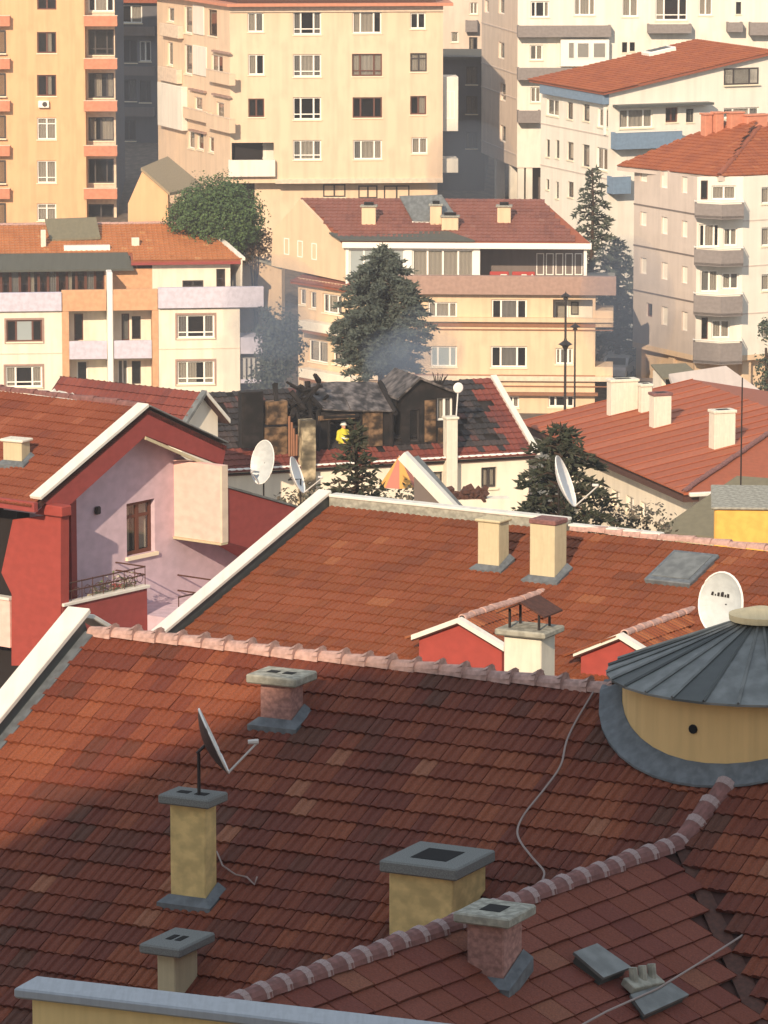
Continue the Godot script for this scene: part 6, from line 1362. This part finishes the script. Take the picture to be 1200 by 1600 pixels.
# profile: radius of the crown by height share; a conifer built of whorled boughs with needle sprays
func conifer(label: String, base: Vector3, height: float, from: float, prof: Callable, boughs: int, sprays: int, size: float, cols: Array, group := "", droop := 0.25) -> Node3D:
	var t := thing("conifer_tree", label, "tree", base, group)
	var tr := MB.new(); var pts := []
	for k in 7: pts.append(Vector3(sin(k * 1.7) * 0.06, height * k / 6.0, cos(k * 2.1) * 0.06))
	tr.tube(pts, height * 0.02 + 0.06, 0.02, 8)
	var cr := MB.new()
	for i in boughs:
		var s := from + (1.0 - from) * pow(float(i) / boughs, 0.92); var y := height * s
		var az := i * 2.399 + rng.randf_range(-0.4, 0.4); var len_: float = prof.call((s - from) / (1.0 - from)) * rng.randf_range(0.62, 1.12)
		if len_ < 0.08: len_ = 0.08
		var out := Vector3(cos(az), 0, sin(az)); var p0 := Vector3(0, y, 0); var p1 := p0 + out * len_ + UP * (-droop * len_ + rng.randf_range(-0.15, 0.25))
		var mid := p0.lerp(p1, 0.5) + UP * 0.12 * len_
		tr.tube([p0, mid, p1], 0.035 + len_ * 0.012, 0.008, 4)
		var n := int(sprays * clampf(len_ / 2.0, 0.25, 1.6))
		for k in n:
			var u := pow(rng.randf(), 0.65); var c := p0.lerp(mid, u * 2) if u < 0.5 else mid.lerp(p1, u * 2 - 1)
			var spread := size * (0.5 + len_ * 0.20)
			c += Vector3(rng.randf_range(-1, 1), rng.randf_range(-0.45, 0.45), rng.randf_range(-1, 1)) * spread * 0.6
			var d := (out * rng.randf_range(0.3, 1.0) + Vector3(rng.randf_range(-0.8, 0.8), rng.randf_range(-0.5, 0.6), rng.randf_range(-0.8, 0.8))).normalized() * size * rng.randf_range(0.6, 1.3)
			var w := d.cross(Vector3(rng.randf_range(-1, 1), rng.randf_range(-1, 1), rng.randf_range(-1, 1))).normalized() * size * 0.16
			cr.col = cols[rng.randi() % cols.size()] * rng.randf_range(0.8, 1.2)
			cr.quad(c - w * 0.4, c + d * 0.4 - w, c + d, c + d * 0.4 + w)
			var w2 := w.cross(d).normalized() * size * 0.16
			cr.quad(c - w2 * 0.4, c + d * 0.4 - w2, c + d * 0.95, c + d * 0.4 + w2)
	add(t, "trunk", tr.mesh(), M.bark, Transform3D(Basis(), base)); add(t, "crown", cr.mesh(), M.needle, Transform3D(Basis(), base))
	return t
func leafy(called: String, label: String, base: Vector3, top: float, lobes: Array, leaves: int, size: float, cols: Array) -> Node3D:
	var t := thing(called, label, "tree", base); var tr := MB.new(); var cr := MB.new()
	tr.tube([Vector3.ZERO, Vector3(0.1, top * 0.5, 0), Vector3(0, top * 0.8, 0)], 0.22, 0.08, 7)
	for l in lobes:
		tr.tube([Vector3(0, top * 0.45, 0), l[0]], 0.1, 0.02, 5)
		for k in int(leaves * l[1] * l[1]):
			var d := Vector3(rng.randfn(), rng.randfn() * 0.85, rng.randfn()).normalized(); var r: float = l[1] * pow(rng.randf(), 0.35)
			var g := grain.get_noise_3dv((l[0] + d * r) * 4.0)
			if g < -0.08 and r > l[1] * 0.55: continue
			var c: Vector3 = l[0] + d * r * (1.0 + g * 0.8)
			var e := Vector3(rng.randf_range(-1, 1), rng.randf_range(-0.7, 0.7), rng.randf_range(-1, 1)).normalized() * size * rng.randf_range(0.6, 1.2); var w := e.cross(d + Vector3(0.1, 0.3, 0.2)).normalized() * size * 0.4
			cr.col = cols[rng.randi() % cols.size()] * rng.randf_range(0.75, 1.25)
			cr.quad(c - e * 0.5, c - w, c + e * 0.5, c + w)
	add(t, "trunk", tr.mesh(), M.bark, Transform3D(Basis(), base)); add(t, "crown", cr.mesh(), M.leaf, Transform3D(Basis(), base))
	return t
func trees():
	var gr := [Color(0.035, 0.055, 0.032), Color(0.05, 0.072, 0.04), Color(0.062, 0.082, 0.05), Color(0.045, 0.06, 0.045)]
	# big blue-green conifer before the terrace block
	var b := PD(597, 590, 240.0); b.y = ground_at(-240); var top := PD(590, 388, 240.0).y - b.y; var low := PD(590, 585, 240.0).y - b.y
	conifer("large round-crowned grey-green conifer before the cream terrace block", b, top, low / top, func(s): return 3.0 * pow(sin(clampf(s * 0.84 + 0.16, 0, 1) * PI), 0.62) * (1.06 - s * 0.32), 260, 95, 0.30, [Color(0.075, 0.098, 0.08), Color(0.092, 0.118, 0.096), Color(0.11, 0.132, 0.108), Color(0.066, 0.085, 0.074)], "", 0.1)
	# slimmer, open conifer in front of the white block
	b = PD(925, 380, 297.0); b.y = ground_at(-297); top = PD(914, 262, 297.0).y - b.y
	conifer("open-branched conifer before the white block with blue bands", b, top, 0.30, func(s): return 2.9 * pow(1.0 - s, 0.75) + 0.15, 95, 48, 0.36, [Color(0.07, 0.09, 0.065), Color(0.09, 0.11, 0.08), Color(0.055, 0.07, 0.055)], "", 0.15)
	b = PD(965, 420, 300.0); b.y = ground_at(-300); top = PD(965, 375, 300.0).y - b.y
	conifer("dark bushy conifer in the shaded lane beside the corner block", b, top, 0.15, func(s): return 2.6 * pow(1.0 - s, 0.6) + 0.2, 120, 46, 0.36, gr)
	# dark conifers standing before the burnt house
	b = PD(556, 800, 132.0); b.y = ground_at(-132); top = PD(556, 664, 132.0).y - b.y
	low = PD(556, 830, 132.0).y - b.y
	conifer("spindly dark conifer before the burnt house's white wall", b, top, low / top, func(s): return 1.85 * pow(1.0 - s, 1.2) + 0.05, 60, 42, 0.28, [Color(0.03, 0.038, 0.02), Color(0.042, 0.05, 0.028), Color(0.055, 0.05, 0.03)], "", 0.1)
	b = PD(876, 800, 128.0); b.y = ground_at(-128); top = PD(872, 668, 128.0).y - b.y
	low = PD(872, 830, 128.0).y - b.y
	conifer("broad dark conifer below the orange metal roof", b, top, low / top, func(s): return 1.9 * pow(1.0 - s, 0.62) + 0.08, 72, 62, 0.27, [Color(0.03, 0.038, 0.022), Color(0.04, 0.048, 0.028), Color(0.05, 0.055, 0.035)], "", 0.08)
	# green tree by the cottage
	b = PD(335, 380, 298.0); b.y = ground_at(-298); var m := 298.0 / FPX; var cy := PD(335, 330, 298.0).y - b.y
	leafy("broadleaf_tree", "dense bright green tree between the cottage and the peach block", b, cy, [[Vector3(0, cy + 0.2, 0), 2.1], [Vector3(-1.7, cy - 0.4, 0.3), 1.5], [Vector3(1.7, cy - 0.1, 0.2), 1.6], [Vector3(0.7, cy + 0.9, -0.2), 1.4], [Vector3(-1.0, cy + 0.6, 0.4), 1.3], [Vector3(0.2, cy - 1.4, 0.6), 1.7], [Vector3(1.8, cy - 1.3, 0.3), 1.2]], 2400, 0.17, [Color(0.04, 0.075, 0.022), Color(0.055, 0.1, 0.028), Color(0.07, 0.12, 0.035)])
	b = PD(398, 400, 299.0); b.y = ground_at(-299); cy = PD(398, 368, 299.0).y - b.y
	leafy("shrub", "brown-leaved shrub above the cream garden wall", b, cy, [[Vector3(0, cy, 0), 1.1], [Vector3(0.3, cy - 1.0, 0), 1.1], [Vector3(-0.4, cy - 0.6, 0), 0.9]], 700, 0.2, [Color(0.10, 0.065, 0.045), Color(0.14, 0.09, 0.06), Color(0.07, 0.05, 0.04)])
	b = PD(430, 560, 262.0); b.y = ground_at(-262); cy = PD(430, 540, 262.0).y - b.y
	leafy("broadleaf_tree", "dark smoky tree in the gap beside the lilac-banded block", b, cy, [[Vector3(0, cy + 1.2, 0), 1.2], [Vector3(0.3, cy - 0.4, 0), 1.4], [Vector3(-0.3, cy - 1.8, 0.2), 1.2], [Vector3(0.5, cy + 0.4, -0.4), 1.1]], 700, 0.24, [Color(0.04, 0.05, 0.035), Color(0.055, 0.065, 0.045)])
	b = PD(1197, 530, 280.0); b.y = ground_at(-280); cy = PD(1197, 515, 280.0).y - b.y
	leafy("shrub", "dark green shrub at the right edge beside the corner block", b, cy, [[Vector3(0.4, cy, 0), 0.9], [Vector3(0.6, cy - 2.6, 0), 1.3], [Vector3(0.3, cy - 4.0, 0.3), 1.2]], 700, 0.22, gr)
	for e in [[480, 775, "low shrub with pale leaves left of the spindly conifer"], [640, 778, "low dark shrub under the striped parasol"], [1010, 812, "grey-brown shrub below the orange roof's eave"], [960, 806, "small grey shrub beside the broad dark conifer"]]:
		b = PD(e[0], e[1], 130.0); b.y = ground_at(-130); cy = PD(e[0], e[1], 130.0).y - b.y
		leafy("shrub", e[2], b, cy, [[Vector3(0, cy, 0), 0.5], [Vector3(0.5, cy - 0.2, 0), 0.45], [Vector3(-0.5, cy - 0.15, 0.1), 0.42]], 900, 0.13, [Color(0.06, 0.06, 0.04), Color(0.1, 0.085, 0.06), Color(0.2, 0.17, 0.13)])

# ---------------------------------------------------------------- dishes, cables, roof hatches
func dish(label: String, c: Vector3, face: Vector3, rx: float, ry: float, front: Material, backm: Material, foot: Vector3, arm := true, mark := false) -> Node3D:
	var t := thing("satellite_dish", label, "satellite dish", foot, "satellite dishes on the roofs")
	var z := face.normalized(); var x := UP.cross(z).normalized(); var y := z.cross(x); var X := Transform3D(Basis(x, y, z), c)
	var b := MB.new(); var k := 28; var rings := 5; var bk := MB.new()
	for i in rings:
		for j in k:
			var q := []
			for e in [[i, j], [i, j + 1], [i + 1, j + 1], [i + 1, j]]:
				var s: float = float(e[0]) / rings; var an: float = TAU * e[1] / k; q.append(Vector3(cos(an) * rx * s, sin(an) * ry * s, rx * 0.28 * (s * s - 1.0)))
			b.quad(q[0], q[1], q[2], q[3], Vector3.BACK)
			for w in 4: q[w].z -= 0.012
			bk.quad(q[0], q[1], q[2], q[3], Vector3.FORWARD)
	var rim := []
	for j in k + 1: rim.append(Vector3(cos(TAU * j / k) * rx, sin(TAU * j / k) * ry, 0.0))
	var rb := MB.new(); rb.tube(rim, 0.014, 0.014, 5)
	add(t, "reflector", b.mesh(), front, X); add(t, "reflector_back", bk.mesh(), backm, X); add(t, "rim", rb.mesh(), M.dish_white, X)
	var ml := MB.new(); var back: Vector3 = X * Vector3(0, -0.05, -rx * 0.28 - 0.14)
	ml.tube([foot - c, Vector3(foot.x, back.y, foot.z) - c, back - c, X * Vector3(0, 0, -rx * 0.28) - c], 0.024, 0.02, 6); add(t, "mast", ml.mesh(), M.steel_dark, Transform3D(Basis(), c))
	if arm:
		var am := MB.new(); var tip := Vector3(0, -ry * 0.55, rx * 1.25); am.tube([Vector3(0, -ry, 0), tip], 0.016, 0.014, 5); am.tube([tip, tip + Vector3(0, 0.05, -0.12)], 0.035, 0.03, 7); add(t, "feed_arm", am.mesh(), M.cable_white, X)
	if mark:
		var mk := MB.new(); var xx := -rx * 0.62
		for e in [0.10, 0.05, 0.10, 0.13, 0.07, 0.1]:
			var w: float = rx * e; var s := (xx + w / 2) / rx; var zz := rx * 0.28 * (s * s + 0.04 - 1.0) + 0.006; mk.box(Vector3(xx, ry * 0.2, zz), Vector3(xx + w, ry * (0.2 + e * 1.2), zz + 0.004)); xx += w + rx * 0.04
		add(t, "printed_mark", mk.mesh(), M.steel_dark, X)
	return t
func roof_equipment():
	# dish on the stained chimney, seen almost edge-on from behind
	var cc := PP(321, 1418, near_plane); var top := tall_as(cc, 321, 1261) + 0.12
	var ft := PD(311, 1243, -cc.z + 0.15); ft.y = top
	var dc := PD(334, 1158, -ft.z); dish("dark-backed satellite dish on the tall stained ochre chimney", dc, Vector3(0.93, 0.42, -0.10), 0.40, 0.44, M.dish_grey, M.dish_back, ft)
	# big dish behind the turret
	var bd := PD(1126, 943, 57.3); var bf := PD(1150, 1010, 57.6); bf.y = ridge_l.y - 0.5; dish("large grey satellite dish with a small dark mark behind the turret cone", bd, Vector3(-0.72, 0.16, 0.68), 0.38, 0.41, M.dish_grey, M.dish_white, bf, false, true)
	# dishes on the red house's roof and by the burnt house
	var d1 := PD(410, 722, 116.0); var f1 := PD(412, 766, 116.2); f1.y -= 0.7; dish("big pale satellite dish beyond the red bay of the gabled house", d1, Vector3(-0.55, 0.25, 0.8), 0.36, 0.58, M.dish_grey, M.dish_white, f1)
	d1 = PD(465, 742, 117.0); f1 = PD(470, 778, 117.2); f1.y -= 0.8; dish("pale satellite dish turned nearly edge-on by the sooty chimney", d1, Vector3(0.93, 0.34, 0.16), 0.5, 0.5, M.dish_white, M.dish_white, f1)
	d1 = PD(884, 752, 92.5); f1 = PD(873, 810, 92.5); f1.y = CAM.y - 16.2; dish("white satellite dish standing edge-on on the sunlit orange ridge", d1, Vector3(0.92, 0.36, 0.20), 0.5, 0.56, M.dish_white, M.dish_white, f1)
	# cables
	var pts := []
	for e in [[929, 1090], [905, 1130], [888, 1165], [878, 1205], [850, 1245], [822, 1280], [811, 1305], [816, 1325], [835, 1350], [852, 1370], [850, 1384]]: pts.append(PP(e[0], e[1], near_plane) + near_plane.normal * 0.09)
	var cv := Curve3D.new()
	for i in pts.size(): cv.add_point(pts[i], (pts[maxi(i - 1, 0)] - pts[mini(i + 1, pts.size() - 1)]) / 6.0, (pts[mini(i + 1, pts.size() - 1)] - pts[maxi(i - 1, 0)]) / 6.0)
	var c1 := tube(self, "aerial_cable", Array(cv.tessellate(3, 3)), 0.014, 0.014, M.cable, 5); c1.name = numbered("aerial_cable"); tag(c1, "pale cable snaking down the shaded roof from the turret to the wing ridge", "cable", "cables on the near roof")
	var p2 := []
	for e in [[1215, 1418], [1150, 1478], [1085, 1520], [1020, 1560], [940, 1596], [900, 1618]]: p2.append(PP(e[0], e[1], wing_plane) + wing_plane.normal * 0.14)
	var c2 := tube(self, numbered("aerial_cable"), p2, 0.013, 0.013, M.cable, 5); tag(c2, "thin cable stretched across the wing roof past the metal roof hatches", "cable", "cables on the near roof")
	var p3 := []
	for e in [[341, 1338], [350, 1360], [370, 1374], [388, 1378], [400, 1390], [404, 1378]]: p3.append(PP(e[0], e[1], near_plane) + near_plane.normal * 0.08)
	var c3 := tube(self, numbered("aerial_cable"), p3, 0.011, 0.011, M.cable, 5); tag(c3, "short loose wire curling out from the foot of the tall stained chimney", "cable", "cables on the near roof")
	# metal hatches on the wing roof
	var n := wing_plane.normal; var a := Vector3(0, 0, 0)
	var q0 := PP(888, 1500, wing_plane); var q1 := PP(940, 1490, wing_plane); a = (q1 - q0).normalized(); var dn := n.cross(a).normalized()
	if dn.y > 0: dn = -dn
	for e in [["blue-grey metal roof hatch with raised lid on the wing roof, upper of two", [[888, 1505], [925, 1491], [978, 1528], [935, 1545]], 0.10], ["blue-grey flashing sheet with pale pipe stub on the wing roof, lower of two", [[978, 1568], [1040, 1548], [1070, 1568], [1000, 1600]], 0.07]]:
		var pp: Array = e[1].map(func(v): return PP(v[0], v[1], wing_plane) + n * (e[2] + 0.06)); var t := thing("roof_hatch", e[0], "roof hatch", pp[0] - n * e[2], "metal hatches on the wing roof")
		slab(t, "lid", pp, -n * 0.035, M.zinc); var mid: Vector3 = (pp[0] + pp[1] + pp[2] + pp[3]) / 4
		slab(t, "kerb", pp.map(func(v): return v.lerp(mid, 0.12) - n * 0.037), -n * 0.14, M.zinc_dark)
		if e[2] < 0.08:
			var s0: Vector3 = PP(985, 1552, wing_plane) + n * 0.12; var pb := MB.new()
			for k in 3: pb.tube([a * 0.16 * k, a * 0.16 * k + n * 0.16 - dn * 0.12], 0.05, 0.05, 8)
			pb.box(Vector3(-0.12, -0.05, -0.1), Vector3(0.42, 0.05, 0.1), Transform3D(Basis(a, n, a.cross(n)), Vector3.ZERO), 0.01); add(t, "pipe_stub", pb.mesh(), M.concrete, Transform3D(Basis(), s0))
	# aerial pole on the right
	var ap := PD(1156, 800, 128.0); ap.y = ground_at(-128.0); var pt := PD(1157, 590, 128.0)
	var pole := tube(self, "aerial_pole", [ap, Vector3(ap.x + 0.02, pt.y, ap.z)], 0.035, 0.022, M.steel_dark, 6); tag(pole, "thin rusty aerial pole standing before the orange metal roof", "pole")

# ---------------------------------------------------------------- lamps, cars, parasol
func street_items():
	for e in [[883, 466, 255.0, 0.075, "taller lamp post with lantern before the cream terrace block"], [898, 514, 258.0, 0.06, "shorter lamp post close behind the taller one"]]:
		var b := PD(e[0], 600, e[2]); b.y = ground_at(-e[2]); var top := PD(e[0], e[1], e[2]).y
		var t := thing("lamp_post", e[4], "lamp post", b, "lamp posts in the lane"); tube(t, "pole", [b, Vector3(b.x, top, b.z)], e[3] * 1.2, e[3] * 0.8, M.steel_dark, 7)
		var x := Transform3D(Basis(), Vector3(b.x, top, b.z)); var m := MB.new(); m.lathe([Vector2(0.0, -0.1), Vector2(0.16, -0.05), Vector2(0.1, 0.05), Vector2(0.32, 0.12), Vector2(0.05, 0.3), Vector2(0, 0.42)], 10); add(t, "lantern_top", m.mesh(), M.steel_dark, x)
		if e[0] == 883:
			var ly := PD(883, 538, e[2]).y; m = MB.new(); m.lathe([Vector2(0.08, -0.35), Vector2(0.2, -0.1), Vector2(0.42, 0.0), Vector2(0.1, 0.22), Vector2(0.06, 0.4)], 10); add(t, "lantern", m.mesh(), M.steel_dark, Transform3D(Basis(), Vector3(b.x, ly, b.z)))
	# parked cars in the shaded lane
	var shades := [S(214, 214, 216), S(196, 198, 202), S(120, 112, 112)]
	var labels := ["white parked car in the shaded lane, leftmost of three", "silver parked car in the middle of the shaded lane", "grey-brown parked car nearest the corner block's pier"]
	for i in 3:
		var d := [297.0, 303.0, 289.0][i] as float; var p := PD([966, 992, 1008][i], 582, d); p.y = ground_at(-d) + 0.06
		var t := thing("parked_car", labels[i], "car", p, "cars parked in the lane"); var x := Transform3D(Basis(UP, deg_to_rad([78, 76, 72][i])), p)
		var m := mt("car_paint_%d" % i, shades[i], 0.3); m.clearcoat_enabled = true
		var prof := [Vector2(-2.1, 0.35), Vector2(-2.05, 0.75), Vector2(-1.9, 0.95), Vector2(-1.3, 1.02), Vector2(-0.7, 1.42), Vector2(0.55, 1.46), Vector2(1.2, 1.0), Vector2(1.95, 0.82), Vector2(2.1, 0.6), Vector2(2.1, 0.35)]
		var b := MB.new(); b.slab(prof.map(func(v): return Vector3(v.x, v.y, 0.82)), Vector3(0, 0, -1.64)); add(t, "body", b.mesh(), m, x)
		for sg in [-1.0, 1.0]:
			var gm := MB.new(); gm.slab([Vector3(-1.1, 1.02, 0.822 * sg), Vector3(1.05, 1.0, 0.822 * sg), Vector3(0.5, 1.38, 0.822 * sg), Vector3(-0.65, 1.36, 0.822 * sg)], Vector3(0, 0, 0.01 * sg)); add(t, "side_window", gm.mesh(), M.dark_frame, x)
			for wx in [-1.3, 1.3]:
				var wm := MB.new(); wm.lathe([Vector2(0, -0.1), Vector2(0.2, -0.1), Vector2(0.31, -0.08), Vector2(0.31, 0.08), Vector2(0.2, 0.1), Vector2(0, 0.1)], 14, Transform3D(Basis(Vector3.RIGHT, PI / 2), Vector3(wx, 0.31, 0.76 * sg))); add(t, "wheel", wm.mesh(), M.rubber, x)
		for e in [[Vector3(1.22, 1.01, 0), Vector3(0.58, 1.44, 0)], [Vector3(-1.32, 1.04, 0), Vector3(-0.72, 1.41, 0)]]:
			var gm := MB.new(); var nrm := Vector3(signf(e[0].x), 0.5, 0) * 0.012; gm.slab([e[0] + Vector3(0, 0, 0.7), e[0] - Vector3(0, 0, 0.7), e[1] - Vector3(0, 0, 0.62), e[1] + Vector3(0, 0, 0.62)].map(func(v): return v + nrm), nrm * 0.5); add(t, "windscreen", gm.mesh(), M.dark_frame, x)
	# striped parasol and white beam before the burnt house
	var pb := PD(626, 800, 138.0); pb.y = ground_at(-138); var pt := PD(624, 712, 138.0)
	var par := thing("garden_parasol", "half-folded yellow and red striped parasol before the burnt house", "parasol", pb); tube(par, "pole", [pb, pt], 0.03, 0.02, M.chimney_white, 6)
	for k in 8:
		var m := MB.new(); var r := 0.62; var drop := 0.95; var t0 := TAU * k / 8; var t1 := TAU * (k + 1) / 8
		m.slab([Vector3.ZERO, Vector3(cos(t0) * r, -drop, sin(t0) * r), Vector3(cos(t1) * r, -drop, sin(t1) * r)], Vector3(0, 0.012, 0)); add(par, "canopy_panel", m.mesh(), M.umbrella_yellow if k % 2 else M.umbrella_red, Transform3D(Basis(), pt))
	# hut with the white verge that slants down to the right
	var f := frame(PD(640, 790, 122.0), 20.0); var hp := hz(f, 628, 711); var hq := hz(f, 712, 800); var hut := thing("garden_hut", "lean-to hut with a long white slanting verge board beside the parasol", "hut", Vector3(f.origin.x, ground_at(-122), f.origin.z))
	var m := MB.new(); var d := hq - hp; var upv := Vector3.BACK.cross(d).normalized(); m.box(Vector3(0, -0.16, -0.25), Vector3(d.length(), 0.12, 0.05), Transform3D(Basis(d.normalized(), upv, Vector3.BACK), hp), 0.01); add(hut, "verge_board", m.mesh(), M.flashing_white, f)
	m = MB.new(); m.slab([hp + Vector3(0.1, -0.12, -0.2), hq + Vector3(0, -0.12, -0.2), hq + Vector3(0.1, -0.12, -0.8), hp + Vector3(0.2, -0.12, -0.8)], UP * -0.1); add(hut, "roof", m.mesh(), M.zinc, f)
	var gyy: float = ground_at(-122) - f.origin.y; m = MB.new(); m.slab([hp + Vector3(0.25, -0.35, 0), hq + Vector3(0, -0.1, 0), Vector3(hq.x, gyy, 0), Vector3(hp.x + 0.25, gyy, 0)].map(func(v): return v + Vector3(0, 0, -0.3)), Vector3(0, 0, -0.4)); add(hut, "wall", m.mesh(), M.shade_wall, f)
	# kiosk under the corner block
	var kp := PD(1034, 600, 262.0); kp.y = ground_at(-262.0); var kf := frame(kp, -12); var kr := prect(kf, 1034, 577, 1084, 606)
	var ks := thing("kiosk", "small cream kiosk with olive awning below the corner block's lowest balcony", "kiosk", kp)
	bx(ks, "wall", M.cream_white, kf, Vector3(0, -0.3, -2.0), Vector3(kr.size.x, kr.end.y - 0.3, 0), 0.03)
	var km := MB.new(); km.slab([Vector3(-0.2, kr.end.y - 0.35, 0.9), Vector3(kr.size.x + 0.2, kr.end.y - 0.35, 0.9), Vector3(kr.size.x + 0.1, kr.end.y + 0.05, -2.1), Vector3(-0.1, kr.end.y + 0.05, -2.1)], UP * -0.1); add(ks, "awning", km.mesh(), M.awning_green, kf)
	bx(ks, "counter_opening", M.interior, kf, Vector3(0.25, kr.end.y - 0.95, 0.002), Vector3(kr.size.x - 0.25, kr.end.y - 0.5, 0.02))
	# white sheet bundled beyond the red house's ridge
	var tp := PD(62, 630, 150.0); tp.y = ground_at(-150.0); var tf := frame(tp, 10); var tr := prect(tf, 28, 616, 98, 640)
	var sh := thing("covered_stall", "white sheet bundled over a low shed beyond the red house's ridge", "shed", tp)
	bx(sh, "wall", M.cream_white, tf, Vector3(tr.position.x, -0.3, -2), Vector3(tr.end.x, tr.end.y - 0.35, 0))
	var tm := MB.new(); var nx := 14; var nz := 5; var hgt := func(i, j) -> Vector3: return Vector3(lerpf(tr.position.x - 0.1, tr.end.x + 0.1, float(i) / nx), tr.end.y - 0.32 + 0.22 * absf(sin(i * 1.9 + j * 0.8)) * sin(PI * clampf((i + 0.5) / nx, 0, 1)) + 0.05 * sin(i * 5.1 + j * 3.0), lerpf(0.1, -2.0, float(j) / nz))
	for i in nx:
		for j in nz: tm.quad(hgt.call(i, j), hgt.call(i + 1, j), hgt.call(i + 1, j + 1), hgt.call(i, j + 1), UP)
	add(sh, "white_sheet", tm.mesh(), M.curtain, tf)
	# woodpile and litter below the white wall
	var w := PD(735, 774, 150.0); var wf := frame(Vector3(w.x, ground_at(-150), w.z), -10); var wy := w.y - wf.origin.y
	var pile := thing("rubble_heap", "brown heap of rubble on a low wall below the white house's window", "rubble", wf.origin); bx(pile, "low_wall", M.cream_white, wf, Vector3(-0.8, -0.2, -0.6), Vector3(1.4, wy - 0.15, 0.0))
	var rb := MB.new()
	for k in 60:
		var p := Vector3(rng.randf_range(-0.7, 0.6), wy - 0.12 + rng.randf_range(0, 0.45) * rng.randf(), rng.randf_range(-0.5, -0.05)); var s := rng.randf_range(0.05, 0.13); rb.box(Vector3(-s, -s * 0.6, -s), Vector3(s, s * 0.6, s), Transform3D(Basis(Vector3(rng.randf(), rng.randf(), 0.3).normalized(), rng.randf() * 3), p))
	var rub := add(pile, "rubble", rb.mesh(), M.rust, wf); rub.set_meta("kind", "stuff")

# ---------------------------------------------------------------- smoke drifting off the burnt attic
func smoke():
	var k := 0
	for e in [[632, 585, 200.0, 4, 3.0, 4, 0.09], [650, 560, 212.0, 5, 3.0, 5, 0.06], [668, 535, 222.0, 4, 4.0, 5, 0.05], [620, 550, 226.0, 4, 2.6, 4, 0.05], [425, 560, 225.0, 6, 6.0, 8, 0.05], [430, 480, 250.0, 6, 6.0, 10, 0.05], [735, 260, 335.0, 7, 7.0, 10, 0.045], [980, 480, 275.0, 6, 9.0, 14, 0.035], [640, 660, 182.0, 3.0, 3.2, 3, 0.14], [215, 200, 330.0, 6, 14.0, 10, 0.012]]:
		var v := FogVolume.new(); v.name = numbered("smoke"); v.shape = RenderingServer.FOG_VOLUME_SHAPE_ELLIPSOID; v.size = Vector3(e[3], e[4], e[5]); add_child(v); v.position = PD(e[0], e[1], e[2])
		var m := FogMaterial.new(); m.density = e[6]; m.albedo = Color(0.62, 0.68, 0.76); m.edge_fade = 1.0; v.material = m
		v.set_meta("kind", "stuff"); v.set_meta("label", "thin blue-grey smoke drifting in the air"); v.set_meta("category", "smoke")
